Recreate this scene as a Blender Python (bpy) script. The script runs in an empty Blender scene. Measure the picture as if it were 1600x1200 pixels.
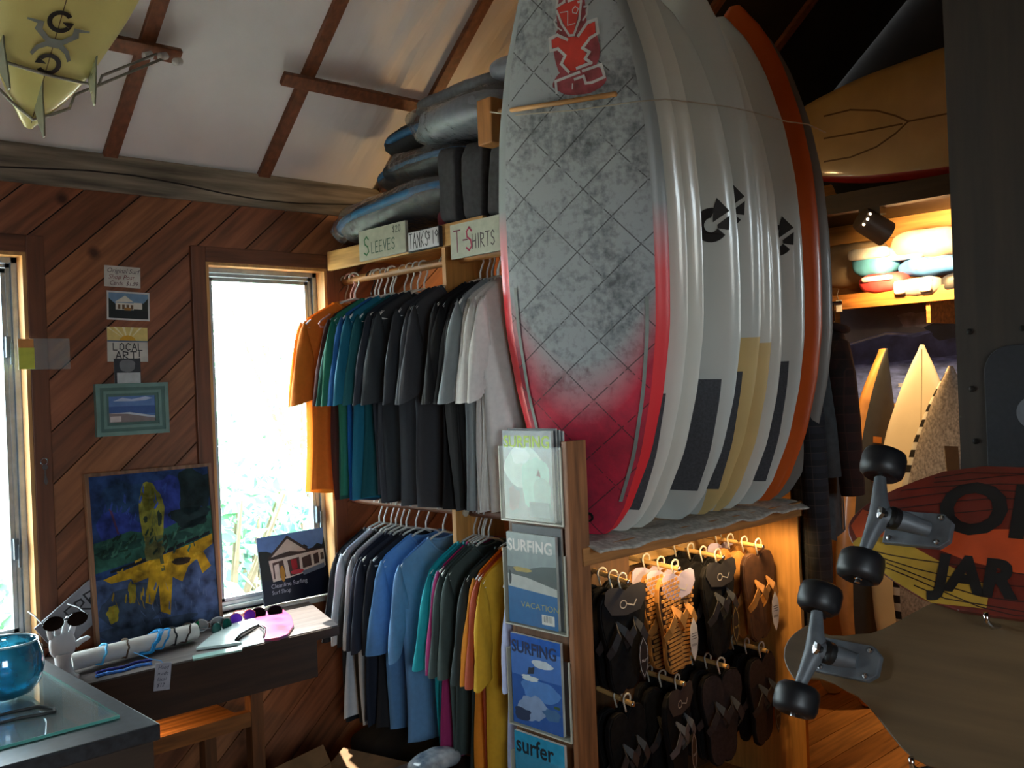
import bpy, math, random
from mathutils import Vector, Matrix, noise
from mathutils.geometry import tessellate_polygon

random.seed(7)
SC = bpy.context.scene
COL = SC.collection
V = Vector
# ------------------------------------------------------------------ camera
F = 1500.0; TH = math.radians(43); RO = math.radians(2.3); EYE = V((0, 0, 1.6))
FWD = V((math.sin(TH), math.cos(TH), 0)); R0 = V((math.cos(TH), -math.sin(TH), 0)); U0 = V((0, 0, 1))
RT = R0 * math.cos(RO) - U0 * math.sin(RO); UP = R0 * math.sin(RO) + U0 * math.cos(RO)
cam = bpy.data.cameras.new('camera'); camo = bpy.data.objects.new('camera', cam); COL.objects.link(camo)
cam.sensor_width = 36; cam.lens = 36 * F / 1600; cam.clip_start = 0.02
m = Matrix.Identity(4)
for i in range(3):
    m[i][0] = RT[i]; m[i][1] = UP[i]; m[i][2] = -FWD[i]; m[i][3] = EYE[i]
camo.matrix_world = m
SC.camera = camo

def P(x, y, ax, v):
    """pixel of the photograph -> point on the plane ax = v"""
    d = FWD + RT * ((x - 800) / F) - UP * ((y - 600) / F)
    i = 'XYZ'.index(ax)
    return EYE + d * ((v - EYE[i]) / d[i])

# ------------------------------------------------------------------ light
vs = SC.view_settings
vs.view_transform = 'Standard'; vs.look = 'None'; vs.gamma = 1; vs.use_curve_mapping = False
vs.exposure = 0.55
SC.cycles.use_denoising = True
SC.cycles.max_bounces = 10
SC.cycles.diffuse_bounces = 5
SC.cycles.transparent_max_bounces = 16
SC.cycles.sample_clamp_indirect = 6
SC.cycles.caustics_reflective = False; SC.cycles.caustics_refractive = False
w = bpy.data.worlds.new('sky'); SC.world = w; w.use_nodes = True
bg = w.node_tree.nodes['Background']
bg.inputs[0].default_value = (0.80, 0.93, 1.0, 1); bg.inputs[1].default_value = 11.0

def light(name, kind, loc, energy, color=(1, 1, 1), target=None, **kw):
    l = bpy.data.lights.new(name, kind); l.energy = energy; l.color = color
    for k, v_ in kw.items(): setattr(l, k, v_)
    o = bpy.data.objects.new(name, l); COL.objects.link(o); o.location = loc
    if target is not None:
        o.rotation_euler = (V(target) - V(loc)).to_track_quat('-Z', 'Y').to_euler()
    return o
WARM = (1.0, 0.62, 0.26)
light('sun', 'SUN', (2, 8, 9), 22, (1, 0.95, 0.86), target=(1.85, 7.45, 7.75), angle=0.01)

def portal(name, loc, tgt, sx, sy):
    o = light(name, 'AREA', loc, 1, target=tgt, shape='RECTANGLE', size=sx, size_y=sy)
    o.data.cycles.is_portal = True

# ------------------------------------------------------------------ materials
MATS = {}
def lin(c):
    if isinstance(c, str):
        c = c.lstrip('#'); c = [int(c[i:i + 2], 16) / 255 for i in (0, 2, 4)]
        c = [x / 12.92 if x <= .04045 else ((x + .055) / 1.055) ** 2.4 for x in c]
    return (c[0], c[1], c[2], 1)

def M(name, col, rough=.6, var=.12, scale=18, metal=0, bump=0, coat=0, stretch=(1, 1, 1), spec=.5, detail=4, trans=0, alpha=1, col2=None, sheen=0):
    """procedural material: colour with noise variation and optional relief"""
    if name in MATS: return MATS[name]
    mt = bpy.data.materials.new(name); mt.use_nodes = True; MATS[name] = mt
    nt = mt.node_tree; b = nt.nodes['Principled BSDF']
    c = lin(col); c2 = lin(col2) if col2 else tuple(max(0, x * (1 - 2.2 * var)) for x in c[:3]) + (1,)
    tc = nt.nodes.new('ShaderNodeTexCoord'); mp = nt.nodes.new('ShaderNodeMapping')
    mp.inputs['Scale'].default_value = stretch
    nz = nt.nodes.new('ShaderNodeTexNoise'); nz.inputs['Scale'].default_value = scale; nz.inputs['Detail'].default_value = detail
    nt.links.new(tc.outputs['Object'], mp.inputs[0]); nt.links.new(mp.outputs[0], nz.inputs['Vector'])
    rp = nt.nodes.new('ShaderNodeValToRGB'); rp.color_ramp.elements[0].position = .3; rp.color_ramp.elements[1].position = .7
    rp.color_ramp.elements[0].color = c2
    rp.color_ramp.elements[1].color = c if col2 else tuple(min(1, x * (1 + var)) for x in c[:3]) + (1,)
    nt.links.new(nz.outputs['Fac'], rp.inputs[0]); nt.links.new(rp.outputs[0], b.inputs['Base Color'])
    b.inputs['Roughness'].default_value = rough; b.inputs['Metallic'].default_value = metal
    b.inputs['Coat Weight'].default_value = coat; b.inputs['Coat Roughness'].default_value = .08
    b.inputs['Specular IOR Level'].default_value = spec
    b.inputs['Transmission Weight'].default_value = trans; b.inputs['Alpha'].default_value = alpha
    b.inputs['Sheen Weight'].default_value = sheen
    if bump:
        bp = nt.nodes.new('ShaderNodeBump'); bp.inputs['Strength'].default_value = bump; bp.inputs['Distance'].default_value = .004
        nt.links.new(nz.outputs['Fac'], bp.inputs['Height']); nt.links.new(bp.outputs[0], b.inputs['Normal'])
    return mt

def wood(name, col, axis=0, rough=.55, var=.25, scale=6, knots=False, coat=0, rot=None):
    """wood grain stretched along one object axis"""
    if name in MATS: return MATS[name]
    st = [9, 9, 9]; st[axis] = .7
    mt = M(name, col, rough, var, scale, bump=.12, stretch=st, detail=6, coat=coat)
    nt = mt.node_tree
    if rot is not None:
        nt.nodes['Mapping'].vector_type = 'TEXTURE'
        nt.nodes['Mapping'].inputs['Rotation'].default_value = rot
        nt.nodes['Mapping'].inputs['Scale'].default_value = [1 / s for s in st]
    if knots:
        b = nt.nodes['Principled BSDF']; rp = nt.nodes['Color Ramp'] if 'Color Ramp' in nt.nodes else [n for n in nt.nodes if n.type == 'VALTORGB'][0]
        tc = [n for n in nt.nodes if n.type == 'TEX_COORD'][0]
        vo = nt.nodes.new('ShaderNodeTexVoronoi'); vo.inputs['Scale'].default_value = 5.5; vo.inputs['Randomness'].default_value = 1
        nt.links.new(tc.outputs['Object'], vo.inputs['Vector'])
        r2 = nt.nodes.new('ShaderNodeValToRGB'); r2.color_ramp.elements[0].position = .05; r2.color_ramp.elements[1].position = .16
        r2.color_ramp.elements[0].color = (.22, .16, .12, 1); r2.color_ramp.elements[1].color = (1, 1, 1, 1)
        nt.links.new(vo.outputs['Distance'], r2.inputs[0])
        mx = nt.nodes.new('ShaderNodeMix'); mx.data_type = 'RGBA'; mx.blend_type = 'MULTIPLY'; mx.inputs[0].default_value = 1
        nt.links.new(rp.outputs[0], mx.inputs[6]); nt.links.new(r2.outputs[0], mx.inputs[7]); nt.links.new(mx.outputs[2], b.inputs['Base Color'])
    return mt

def glassy(name, tint=(1, 1, 1), gloss=.12, rough=.03, bump=0, haze=0.0):
    """thin clear sheet: mostly see-through, with reflections"""
    if name in MATS: return MATS[name]
    mt = bpy.data.materials.new(name); mt.use_nodes = True; MATS[name] = mt
    nt = mt.node_tree; nt.nodes.remove(nt.nodes['Principled BSDF']); out = nt.nodes['Material Output']
    tr = nt.nodes.new('ShaderNodeBsdfTransparent'); tr.inputs[0].default_value = (*tint, 1)
    gl = nt.nodes.new('ShaderNodeBsdfGlossy'); gl.inputs['Roughness'].default_value = rough
    df = nt.nodes.new('ShaderNodeBsdfDiffuse'); df.inputs[0].default_value = (.75, .78, .8, 1)
    fr = nt.nodes.new('ShaderNodeLayerWeight'); fr.inputs['Blend'].default_value = .5
    pw5 = nt.nodes.new('ShaderNodeMath'); pw5.operation = 'POWER'; pw5.inputs[1].default_value = 4.5; nt.links.new(fr.outputs['Facing'], pw5.inputs[0])
    ad = nt.nodes.new('ShaderNodeMath'); ad.operation = 'MULTIPLY_ADD'; ad.inputs[1].default_value = .9; ad.inputs[2].default_value = .006 + gloss * .08
    nt.links.new(pw5.outputs[0], ad.inputs[0])
    m0 = nt.nodes.new('ShaderNodeMixShader'); m0.inputs[0].default_value = haze
    nt.links.new(tr.outputs[0], m0.inputs[1]); nt.links.new(df.outputs[0], m0.inputs[2])
    mx = nt.nodes.new('ShaderNodeMixShader'); nt.links.new(ad.outputs[0], mx.inputs[0])
    nt.links.new(m0.outputs[0], mx.inputs[1]); nt.links.new(gl.outputs[0], mx.inputs[2]); nt.links.new(mx.outputs[0], out.inputs[0])
    if bump:
        nz = nt.nodes.new('ShaderNodeTexNoise'); nz.inputs['Scale'].default_value = 28; nz.inputs['Detail'].default_value = 3
        tc = nt.nodes.new('ShaderNodeTexCoord'); nt.links.new(tc.outputs['Object'], nz.inputs['Vector'])
        bp = nt.nodes.new('ShaderNodeBump'); bp.inputs['Strength'].default_value = bump; bp.inputs['Distance'].default_value = .02
        nt.links.new(nz.outputs['Fac'], bp.inputs['Height']); nt.links.new(bp.outputs[0], gl.inputs['Normal']); nt.links.new(bp.outputs[0], fr.inputs['Normal'])
    return mt

def flat(col, rough=.6, **k):
    """plain print or paint colour"""
    return M('print_' + str(col) + str(rough), col, rough, var=k.get('var', .06), scale=k.get('scale', 40))

# ------------------------------------------------------------------ mesh builder
class MB:
    def __init__(s): s.v = []; s.f = []; s.m = []
    def add(s, vs_, fs, mi=0):
        k = len(s.v); s.v += [tuple(p) for p in vs_]
        for f in fs: s.f.append([i + k for i in f]); s.m.append(mi)
        return s
    def box(s, x0, x1, y0, y1, z0, z1, mi=0):
        return s.add([(x, y, z) for x in (x0, x1) for y in (y0, y1) for z in (z0, z1)],
                     [(0, 1, 3, 2), (4, 6, 7, 5), (0, 4, 5, 1), (2, 3, 7, 6), (0, 2, 6, 4), (1, 5, 7, 3)], mi)
    def obox(s, o, u, v, n, a, b, c, mi=0):
        """box spanned by a*u, b*v, c*n from corner o"""
        o, u, v, n = V(o), V(u), V(v), V(n)
        return s.add([o + u * (a * i) + v * (b * j) + n * (c * k) for i in (0, 1) for j in (0, 1) for k in (0, 1)],
                     [(0, 1, 3, 2), (4, 6, 7, 5), (0, 4, 5, 1), (2, 3, 7, 6), (0, 2, 6, 4), (1, 5, 7, 3)], mi)
    def prism(s, poly, o, u, v, n, d, mi=0, off=0):
        """2-D polygon in frame (o,u,v) thickened by d along n"""
        o, u, v, n = V(o), V(u), V(v), V(n); k = len(poly)
        lo = [o + u * x + v * y + n * off for x, y in poly]; hi = [p + n * d for p in lo]
        tri = tessellate_polygon([[V((x, y, 0)) for x, y in poly]])
        fs = [tuple(t) for t in tri] + [tuple(i + k for i in t) for t in tri] + [(i, (i + 1) % k, (i + 1) % k + k, i + k) for i in range(k)]
        return s.add(lo + hi, fs, mi)
    def sheet(s, poly, o, u, v, n, off, mi=0):
        o, u, v, n = V(o), V(u), V(v), V(n)
        tri = tessellate_polygon([[V((x, y, 0)) for x, y in poly]])
        return s.add([o + u * x + v * y + n * off for x, y in poly], [tuple(t) for t in tri], mi)
    def rings(s, rs, mi=0, loop=True, cap0=True, cap1=True):
        n = len(rs[0]); vs_ = [p for r in rs for p in r]; fs = []
        for i in range(len(rs) - 1):
            for j in range(n if loop else n - 1):
                a = i * n + j; b = i * n + (j + 1) % n
                fs.append((a, b, b + n, a + n))
        if cap0: fs.append(tuple(range(n - 1, -1, -1)))
        if cap1: fs.append(tuple(range((len(rs) - 1) * n, len(rs) * n)))
        return s.add(vs_, fs, mi)
    def tube(s, pts, r, n=8, mi=0, closed=False, cap=True):
        pts = [V(p) for p in pts]; k = len(pts); rs = []; up = None
        for i, p in enumerate(pts):
            if closed: t = pts[(i + 1) % k] - pts[i - 1]
            else: t = pts[min(i + 1, k - 1)] - pts[max(i - 1, 0)]
            t.normalize()
            if up is None:
                up = V((0, 0, 1)) if abs(t.z) < .9 else V((1, 0, 0))
            a = t.cross(up).normalized(); b = a.cross(t).normalized(); up = b
            rr = r[i] if isinstance(r, (list, tuple)) else r
            rs.append([p + (a * math.cos(q) + b * math.sin(q)) * rr for q in [2 * math.pi * j / n for j in range(n)]])
        if closed: rs.append(rs[0])
        return s.rings(rs, mi, True, cap and not closed, cap and not closed)
    def lathe(s, prof, o, ax=(0, 0, 1), n=20, mi=0, cap=True):
        o = V(o); ax = V(ax).normalized(); a = ax.orthogonal().normalized(); b = ax.cross(a)
        rs = [[o + ax * z + (a * math.cos(q) + b * math.sin(q)) * r for q in [2 * math.pi * j / n for j in range(n)]] for r, z in prof]
        return s.rings(rs, mi, True, cap, cap)
    def grid(s, fn, nu, nv, mi=0):
        vs_ = [fn(i / nu, j / nv) for j in range(nv + 1) for i in range(nu + 1)]
        return s.add(vs_, [(j * (nu + 1) + i, j * (nu + 1) + i + 1, (j + 1) * (nu + 1) + i + 1, (j + 1) * (nu + 1) + i) for j in range(nv) for i in range(nu)], mi)
    def build(s, name, mats, parent=None, smooth=False, bevel=0, subd=0, solid=0):
        me = bpy.data.meshes.new(name); me.from_pydata(s.v, [], s.f)
        if not isinstance(mats, (list, tuple)): mats = [mats]
        for mt in mats: me.materials.append(mt)
        me.polygons.foreach_set('material_index', s.m)
        me.validate(); me.update()
        import bmesh
        bm = bmesh.new(); bm.from_mesh(me); bmesh.ops.recalc_face_normals(bm, faces=bm.faces); bm.to_mesh(me); bm.free()
        if smooth:
            me.polygons.foreach_set('use_smooth', [True] * len(me.polygons))
            if smooth != True: me.set_sharp_from_angle(angle=math.radians(smooth))
        o = bpy.data.objects.new(name, me); COL.objects.link(o)
        if parent: o.parent = parent
        if solid:
            md = o.modifiers.new('solid', 'SOLIDIFY'); md.thickness = solid
        if bevel:
            md = o.modifiers.new('bevel', 'BEVEL'); md.width = bevel; md.segments = 2; md.limit_method = 'ANGLE'
        if subd:
            md = o.modifiers.new('sub', 'SUBSURF'); md.levels = subd; md.render_levels = subd
        return o

def tag(o, label, cat, group=None):
    o['label'] = label; o['category'] = cat
    if group: o['group'] = group
    return o
def thing(name, label, cat, loc=(0, 0, 0), group=None, mat=None):
    o = bpy.data.objects.new(name, None); COL.objects.link(o); o.empty_display_size = .05
    if mat is not None: o.matrix_world = mat
    else: o.location = loc
    return tag(o, label, cat, group)
def struct(o): o['kind'] = 'structure'; return o
def frame_mat(o, x, y, z):
    mt = Matrix.Identity(4)
    for i in range(3): mt[i][0] = x[i]; mt[i][1] = y[i]; mt[i][2] = z[i]; mt[i][3] = o[i]
    return mt

# ---- 2-D shape helpers for flat print
def rect(x0, y0, x1, y1): return [(x0, y0), (x1, y0), (x1, y1), (x0, y1)]
def ell(cx, cy, rx, ry, n=20, a0=0, a1=360):
    k = n if a1 - a0 >= 360 else n + 1
    return [(cx + rx * math.cos(math.radians(a0 + (a1 - a0) * i / n)), cy + ry * math.sin(math.radians(a0 + (a1 - a0) * i / n))) for i in range(k)]
def stroke(pts, wd):
    """polyline -> list of quads with square joins"""
    out = []
    for (ax, ay), (bx, by) in zip(pts[:-1], pts[1:]):
        dx, dy = bx - ax, by - ay; l = math.hypot(dx, dy) or 1e-6; dx /= l; dy /= l
        e = wd * .42; px, py = -dy * wd / 2, dx * wd / 2
        out.append([(ax - dx * e + px, ay - dy * e + py), (ax - dx * e - px, ay - dy * e - py), (bx + dx * e - px, by + dy * e - py), (bx + dx * e + px, by + dy * e + py)])
    return out
GL = {  # hand-lettered capitals on a 4 x 6 grid
 'A': [[(0, 0), (2, 6), (4, 0)], [(.8, 2.2), (3.2, 2.2)]], 'B': [[(0, 0), (0, 6), (3, 5.4), (3, 3.6), (0, 3.1), (3.6, 2.4), (3.4, .5), (0, 0)]],
 'C': [[(3.8, 5), (2, 6), (.3, 4.4), (.2, 1.6), (1.8, 0), (3.9, .8)]], 'D': [[(0, 0), (0, 6), (3, 5), (3.6, 3), (3, 1), (0, 0)]],
 'E': [[(3.4, 6), (.2, 6), (0, 0), (3.6, 0)], [(0, 3.1), (2.8, 3.1)]], 'F': [[(0, 0), (0, 6), (3.4, 6)], [(0, 3.2), (2.6, 3.2)]],
 'G': [[(3.6, 5), (2, 6), (.3, 4.4), (.2, 1.6), (1.8, 0), (3.7, .8), (3.7, 2.6), (2.2, 2.6)]], 'H': [[(0, 0), (0, 6)], [(3.6, 0), (3.6, 6)], [(0, 3), (3.6, 3.2)]],
 'I': [[(1, 0), (1, 6)]], 'K': [[(0, 0), (0, 6)], [(3.4, 6), (0, 2.8), (3.6, 0)]], 'L': [[(0, 6), (.1, 0), (3.2, 0)]],
 'N': [[(0, 0), (.2, 6), (3.4, 0), (3.6, 6)]], 'O': [[(2, 6), (.4, 4.6), (.3, 1.4), (2, 0), (3.7, 1.4), (3.6, 4.6), (2, 6)]],
 'P': [[(0, 0), (0, 6), (3.2, 5.4), (3.2, 3.4), (0, 2.8)]], 'R': [[(0, 0), (0, 6), (3.2, 5.4), (3.2, 3.6), (0, 3), (3.6, 0)]],
 'S': [[(3.6, 5), (2.2, 6), (.5, 5), (.8, 3.6), (3, 2.6), (3.5, 1), (1.8, 0), (.1, .8)]], 'T': [[(0, 6), (4, 6)], [(2, 6), (2, 0)]],
 'U': [[(0, 6), (.2, 1), (1.8, 0), (3.4, 1), (3.6, 6)]], 'V': [[(0, 6), (1.8, 0), (3.8, 6)]], 'X': [[(0, 0), (3.6, 6)], [(0, 6), (3.6, 0)]],
 '!': [[(1, 6), (1, 2)], [(1, .6), (1, 0)]], '-': [[(.4, 3), (3, 3)]], '.': [[(.8, 0), (1, .3)]], ' ': [],
 '$': [[(3.4, 4.8), (2, 5.4), (.5, 4.6), (1, 3.5), (2.9, 2.6), (3.3, 1.3), (1.8, .5), (.3, 1.2)], [(1.9, 6.3), (1.9, -.4)]],
 '0': [[(2, 6), (.4, 4.6), (.3, 1.4), (2, 0), (3.5, 1.4), (3.4, 4.6), (2, 6)]], '1': [[(1.4, 0), (1.4, 6)]], '2': [[(.3, 4.6), (1.8, 6), (3.3, 4.6), (.2, 0), (3.6, 0)]],
 '9': [[(3.3, 4.6), (1.8, 6), (.4, 4.6), (1.6, 3.2), (3.3, 4.4), (3, 0)]],
}
def letters(txt, x, y, h, wd, asp=.8, gap=1.3):
    """strokes of hand lettering starting at x,y; returns quads"""
    k = h / 6; q = []; cx = x
    for ch in txt:
        for pl in GL[ch]: q += stroke([(cx + px * k * asp, y + py * k) for px, py in pl], wd)
        cx += ((2 if ch in 'I1!.' else 4) + gap) * k * asp
    return q

def text_polys(txt, size, bold=0, shear=0):
    cu = bpy.data.curves.new('t', 'FONT'); cu.body = txt; cu.size = size; cu.offset = bold; cu.shear = shear; cu.resolution_u = 3
    o = bpy.data.objects.new('t', cu); COL.objects.link(o)
    dg = bpy.context.evaluated_depsgraph_get(); me = o.evaluated_get(dg).to_mesh()
    vs_ = [(p.co.x, p.co.y) for p in me.vertices]; fs = [tuple(p.vertices) for p in me.polygons]
    o.evaluated_get(dg).to_mesh_clear(); bpy.data.objects.remove(o); bpy.data.curves.remove(cu)
    return vs_, fs

class Art:
    """flat print in a frame: layers of coloured shapes a hair above one another"""
    def __init__(s, o, u, v, n, base=.0008, step=.00012):
        s.o, s.u, s.v, s.n = V(o), V(u), V(v), V(n); s.mb = MB(); s.mats = []; s.k = 0; s.base = base; s.step = step
    def mi(s, col, rough):
        mt = flat(col, rough) if isinstance(col, str) else col
        if mt not in s.mats: s.mats.append(mt)
        return s.mats.index(mt)
    def p(s, col, *polys, rough=.5):
        i = s.mi(col, rough); s.k += 1
        for q in polys: s.mb.sheet(q, s.o, s.u, s.v, s.n, s.base + s.step * s.k, i)
        return s
    def text(s, col, txt, x, y, size, bold=0, shear=0, sx=1, rough=.5):
        i = s.mi(col, rough); s.k += 1
        vs_, fs = text_polys(txt, size, bold, shear)
        s.mb.add([s.o + s.u * (x + a * sx) + s.v * (y + b) + s.n * (s.base + s.step * s.k) for a, b in vs_], fs, i)
        return s
    def build(s, name, parent): return s.mb.build(name, s.mats, parent)

def blob(t, seed, amt): return noise.noise(V((math.cos(t) * 1.7, math.sin(t) * 1.7, seed))) * amt
def splotch(cx, cy, rx, ry, seed, amt=.25, n=26):
    return [(cx + rx * math.cos(q) * (1 + blob(q, seed, amt) + blob(q * 1 + 3, seed + 9, amt)), cy + ry * math.sin(q) * (1 + blob(q, seed + 4, amt) + .6 * blob(q * 2, seed + 7, amt))) for q in [2 * math.pi * i / n for i in range(n)]]

# ================================================================== STRUCTURE
XL, XR, YB, YF = -1.3, 5.0, 3.45, -1.6        # left, right, back (windows), front walls
SL = .85; ZE = 2.475; YRIDGE = .9             # roof slope, eaves height, ridge
def roofz(y): return ZE + SL * (YB - y) if y > YRIDGE else ZE + SL * (YB - YRIDGE) - SL * (YRIDGE - y)
ZRIDGE = roofz(YRIDGE)
W1 = (1.645, 2.175, .765, 2.11)               # right-hand window opening x0,x1,z0,z1
W2 = (.36, 1.012, .80, 2.105)                 # left-hand window opening
W3 = (-.78, -.12, .80, 2.105)                 # unseen third window, added for daylight from the left

m_pine = [wood('pine_board_%d' % i, c, 0, .5, .22, 5, knots=True, rot=(0, math.radians(-42), 0)) for i, c in enumerate(('#8a5334', '#93583a', '#7d4a2e', '#99603c'))]
m_casing = wood('stained_casing', '#6e4027', 2, .5, .2)
m_casing_h = wood('stained_casing_head', '#6e4027', 0, .5, .2)
m_jamb = wood('pale_jamb', '#c8955a', 2, .5, .15)
m_alu = M('window_aluminium', '#a9b4bd', .35, .08, 30, metal=.7)
m_alud = M('window_track', '#5e6a76', .45, .1, 30, metal=.5)
m_dark = M('dark_gap', '#120b07', .9, .1)
m_glass = glassy('window_glass', (.97, .99, .98), .1, .02)

def clip(poly, axis, val, keep_less):
    out = []
    for i in range(len(poly)):
        a, b = poly[i], poly[(i + 1) % len(poly)]
        da, db = a[axis] - val, b[axis] - val
        if keep_less: da, db = -da, -db
        if da >= 0: out.append(a)
        if (da > 0 > db) or (da < 0 < db):
            t = da / (da - db); out.append((a[0] + (b[0] - a[0]) * t, a[1] + (b[1] - a[1]) * t))
    return out
def clip_rect(poly, x0, x1, z0, z1):
    for ax, v_, kl in ((0, x0, False), (0, x1, True), (1, z0, False), (1, z1, True)):
        poly = clip(poly, ax, v_, kl)
        if len(poly) < 3: return None
    a = sum(poly[i][0] * poly[(i + 1) % len(poly)][1] - poly[(i + 1) % len(poly)][0] * poly[i][1] for i in range(len(poly)))
    return poly if abs(a) > 2e-4 else None

# back wall: backing + diagonal tongue-and-groove boards
regs = [(XL, W3[0], 0, 2.40), (W3[0], W3[1], 0, W3[2]), (W3[0], W3[1], W3[3], 2.40), (W3[1], W2[0], 0, 2.40), (W2[0], W2[1], 0, W2[2]), (W2[0], W2[1], W2[3], 2.40), (W2[1], W1[0], 0, 2.40),
        (W1[0], W1[1], 0, W1[2]), (W1[0], W1[1], W1[3], 2.40), (W1[1], XR, 0, 2.40)]
mb = MB()
for x0, x1, z0, z1 in regs: mb.box(x0, x1, YB + .014, YB + .11, z0, z1 + (.1 if z1 == 2.40 else 0))
wall_back = struct(mb.build('wall_back', m_dark))
ang = math.radians(42); du = V((math.cos(ang), math.sin(ang))); dn = V((-math.sin(ang), math.cos(ang))); pw = .132
k0 = int((XL * dn.x) // pw) - 2
for k in range(-30, 40):
    s0 = k * pw + .0022; s1 = (k + 1) * pw - .0022
    strip = [tuple(dn * s0 + du * -4), tuple(dn * s0 + du * 9), tuple(dn * s1 + du * 9), tuple(dn * s1 + du * -4)]
    mb = MB()
    for r in regs:
        q = clip_rect([(x, z) for x, z in strip], *r)
        if q: mb.prism(q, (0, YB, 0), (1, 0, 0), (0, 0, 1), (0, 1, 0), .013)
    if mb.f: mb.build('plank', m_pine[(k * 7) % 4], wall_back)

def window(name, W, side_casing):
    x0, x1, z0, z1 = W
    root = struct(bpy.data.objects.new(name, None)); COL.objects.link(root); root.location = (x0, YB, z0)
    dx, dz = x1 - x0, z1 - z0
    cw = .058
    if 'L' in side_casing: MB().box(-cw, 0, -.016, .002, -.02, dz + cw).build('casing', m_casing, root, bevel=.003)
    if 'R' in side_casing: MB().box(dx, dx + cw, -.016, .002, -.02, dz + cw).build('casing', m_casing, root, bevel=.003)
    MB().box(0, dx, -.017, .002, dz, dz + cw).build('casing', m_casing_h, root, bevel=.003)
    # pale wooden jamb lining with a stop bead
    MB().box(0, .012, -.012, .105, 0, dz).build('jamb', m_jamb, root)
    MB().box(dx - .012, dx, -.012, .105, 0, dz).build('jamb', m_jamb, root)
    MB().box(.012, dx - .012, -.012, .105, dz - .012, dz).build('jamb', m_jamb, root)
    MB().box(0, dx, -.03, .125, -.022, .0).build('window_sill', M('sill_paint', '#d9d4c8', .5, .1), root, bevel=.003)
    # aluminium frame with inner and outer track
    fr = MB()
    for a, b, y0, y1 in ((.012, .030, .05, .1), (.032, .045, .062, .092)):
        fr.box(a, b, y0, y1, 0, dz - .012); fr.box(dx - b, dx - a, y0, y1, 0, dz - .012)
        fr.box(a, dx - a, y0, y1, dz - .012 - (b - a) - (a - .012), dz - .012 - (a - .012)); fr.box(a, dx - a, y0, y1, a - .012, b - .012)
    fro = fr.build('window_frame', m_alu, root)
    tr = MB()
    tr.box(.030, .032, .056, .095, 0, dz - .02); tr.box(dx - .032, dx - .030, .056, .095, 0, dz - .02)
    tr.build('track_groove', m_alud, fro)
    sa = MB(); a, b = .046, .060
    sa.box(a, b, .066, .088, .03, dz - .05); sa.box(dx - b, dx - a, .066, .088, .03, dz - .05)
    sa.box(a, dx - a, .066, .088, dz - .062, dz - .047); sa.box(a, dx - a, .066, .088, .03, .046)
    so = sa.build('sash', m_alu, root)
    for zz in (dz * .24, dz * .76):
        lt = MB().box(dx - .055, dx - .040, .046, .066, zz - .035, zz + .035)
        lt.obox((dx - .045, .036, zz - .06), (1, 0, 0), (0, 1, 0), (.02, 0, 1), .008, .008, .075)
        lt.build('latch', m_alud, root)
    MB().box(b, dx - b, .075, .079, .046, dz - .062).build('pane', m_glass, root)
    return root
window('window_1', W1, 'LR'); window('window_2', W2, 'LR'); window('window_added', W3, 'LR')

# header beam on top of the back wall with a loose cable
beam = struct(MB().box(XL, XR, YB - .012, YB + .12, 2.338, 2.472).build('trim_1', wood('weathered_beam', '#8d8272', 0, .75, .3, 4), bevel=.004))
cb = [(XL + .01, YB - .016, 2.42)]
for i in range(1, 26):
    x = XL + (2.9 - XL) * i / 25; cb.append((x, YB - .016, 2.40 + .018 * math.sin(i * .9) - .02 * (i / 25)))
MB().tube(cb, .003, 6).build('cable', M('cable_dark', '#1b1511', .6), beam)

# roof: white insulation boards between rafters, two slopes
m_insul = M('white_insulation', '#e9ebee', .7, .05, 3.0, bump=.1)
m_loft = M('dark_roof_shade', '#241a14', .8, .2, 6)  # dark colour stands in for the shade beyond the standing surfboards
ceil = MB()
def slope(x0, x1, ya, yb, t, mi):
    za, zb = roofz(ya), roofz(yb)
    ceil.add([(x0, ya, za), (x1, ya, za), (x1, yb, zb), (x0, yb, zb), (x0, ya, za + t), (x1, ya, za + t), (x1, yb, zb + t), (x0, yb, zb + t)],
             [(0, 1, 2, 3), (4, 7, 6, 5), (0, 4, 5, 1), (1, 5, 6, 2), (2, 6, 7, 3), (3, 7, 4, 0)], mi)
def wavy(u, v_):
    x = XL + (3.35 - XL) * u; yy = YB + .15 + (YRIDGE - YB - .15) * v_
    q = onroof(x, yy); k = max(0, min(1, (x - 1.95) / .4)) * min(1, v_ * 3)
    bay = math.sin(math.pi * ((x - 1.905) / .59)) ** 2
    return q + V((0, 0, k * bay * (.020 * math.sin((x + .3 * yy) * 42) + .008 * math.sin((x - .1 * yy) * 77)) - .006 * noise.noise(V((x * 2, yy * 2, 0)))))
def onroof(x, y, off=0): return V((x, y, roofz(y))) + rn * off
rn = V((0, -SL, -1)).normalized(); rd = V((0, -1, SL)).normalized()
ceil.grid(wavy, 180, 30, 0)
ceil.add([onroof(XL, YB + .15, -.06), onroof(3.35, YB + .15, -.06), onroof(3.35, YRIDGE, -.06), onroof(XL, YRIDGE, -.06)], [(0, 1, 2, 3)], 0)
slope(3.35, XR, YB + .15, YRIDGE, .05, 1); slope(XL, XR, YF, YRIDGE, .05, 1)
ceiling = struct(ceil.build('ceiling', [m_insul, m_loft]))
m_raft = wood('brown_rafter', '#7a4a30', 1, .6, .2)
rn = V((0, -SL, -1)).normalized(); rd = V((0, -1, SL)).normalized()
RL = (YB - YRIDGE) / -rd.y * 1.0
for rx in (-.49, .11, .705, 1.305, 1.905, 2.485, 3.08, 3.68, 4.28):
    rb = MB().obox((rx - .025, YB + .0, roofz(YB)), (1, 0, 0), rd, rn, .05, abs(RL), .022)
    rb.build('rafter', m_raft, ceiling, bevel=.002)
def onroof(x, y, off=0): return V((x, y, roofz(y))) + rn * off
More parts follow.
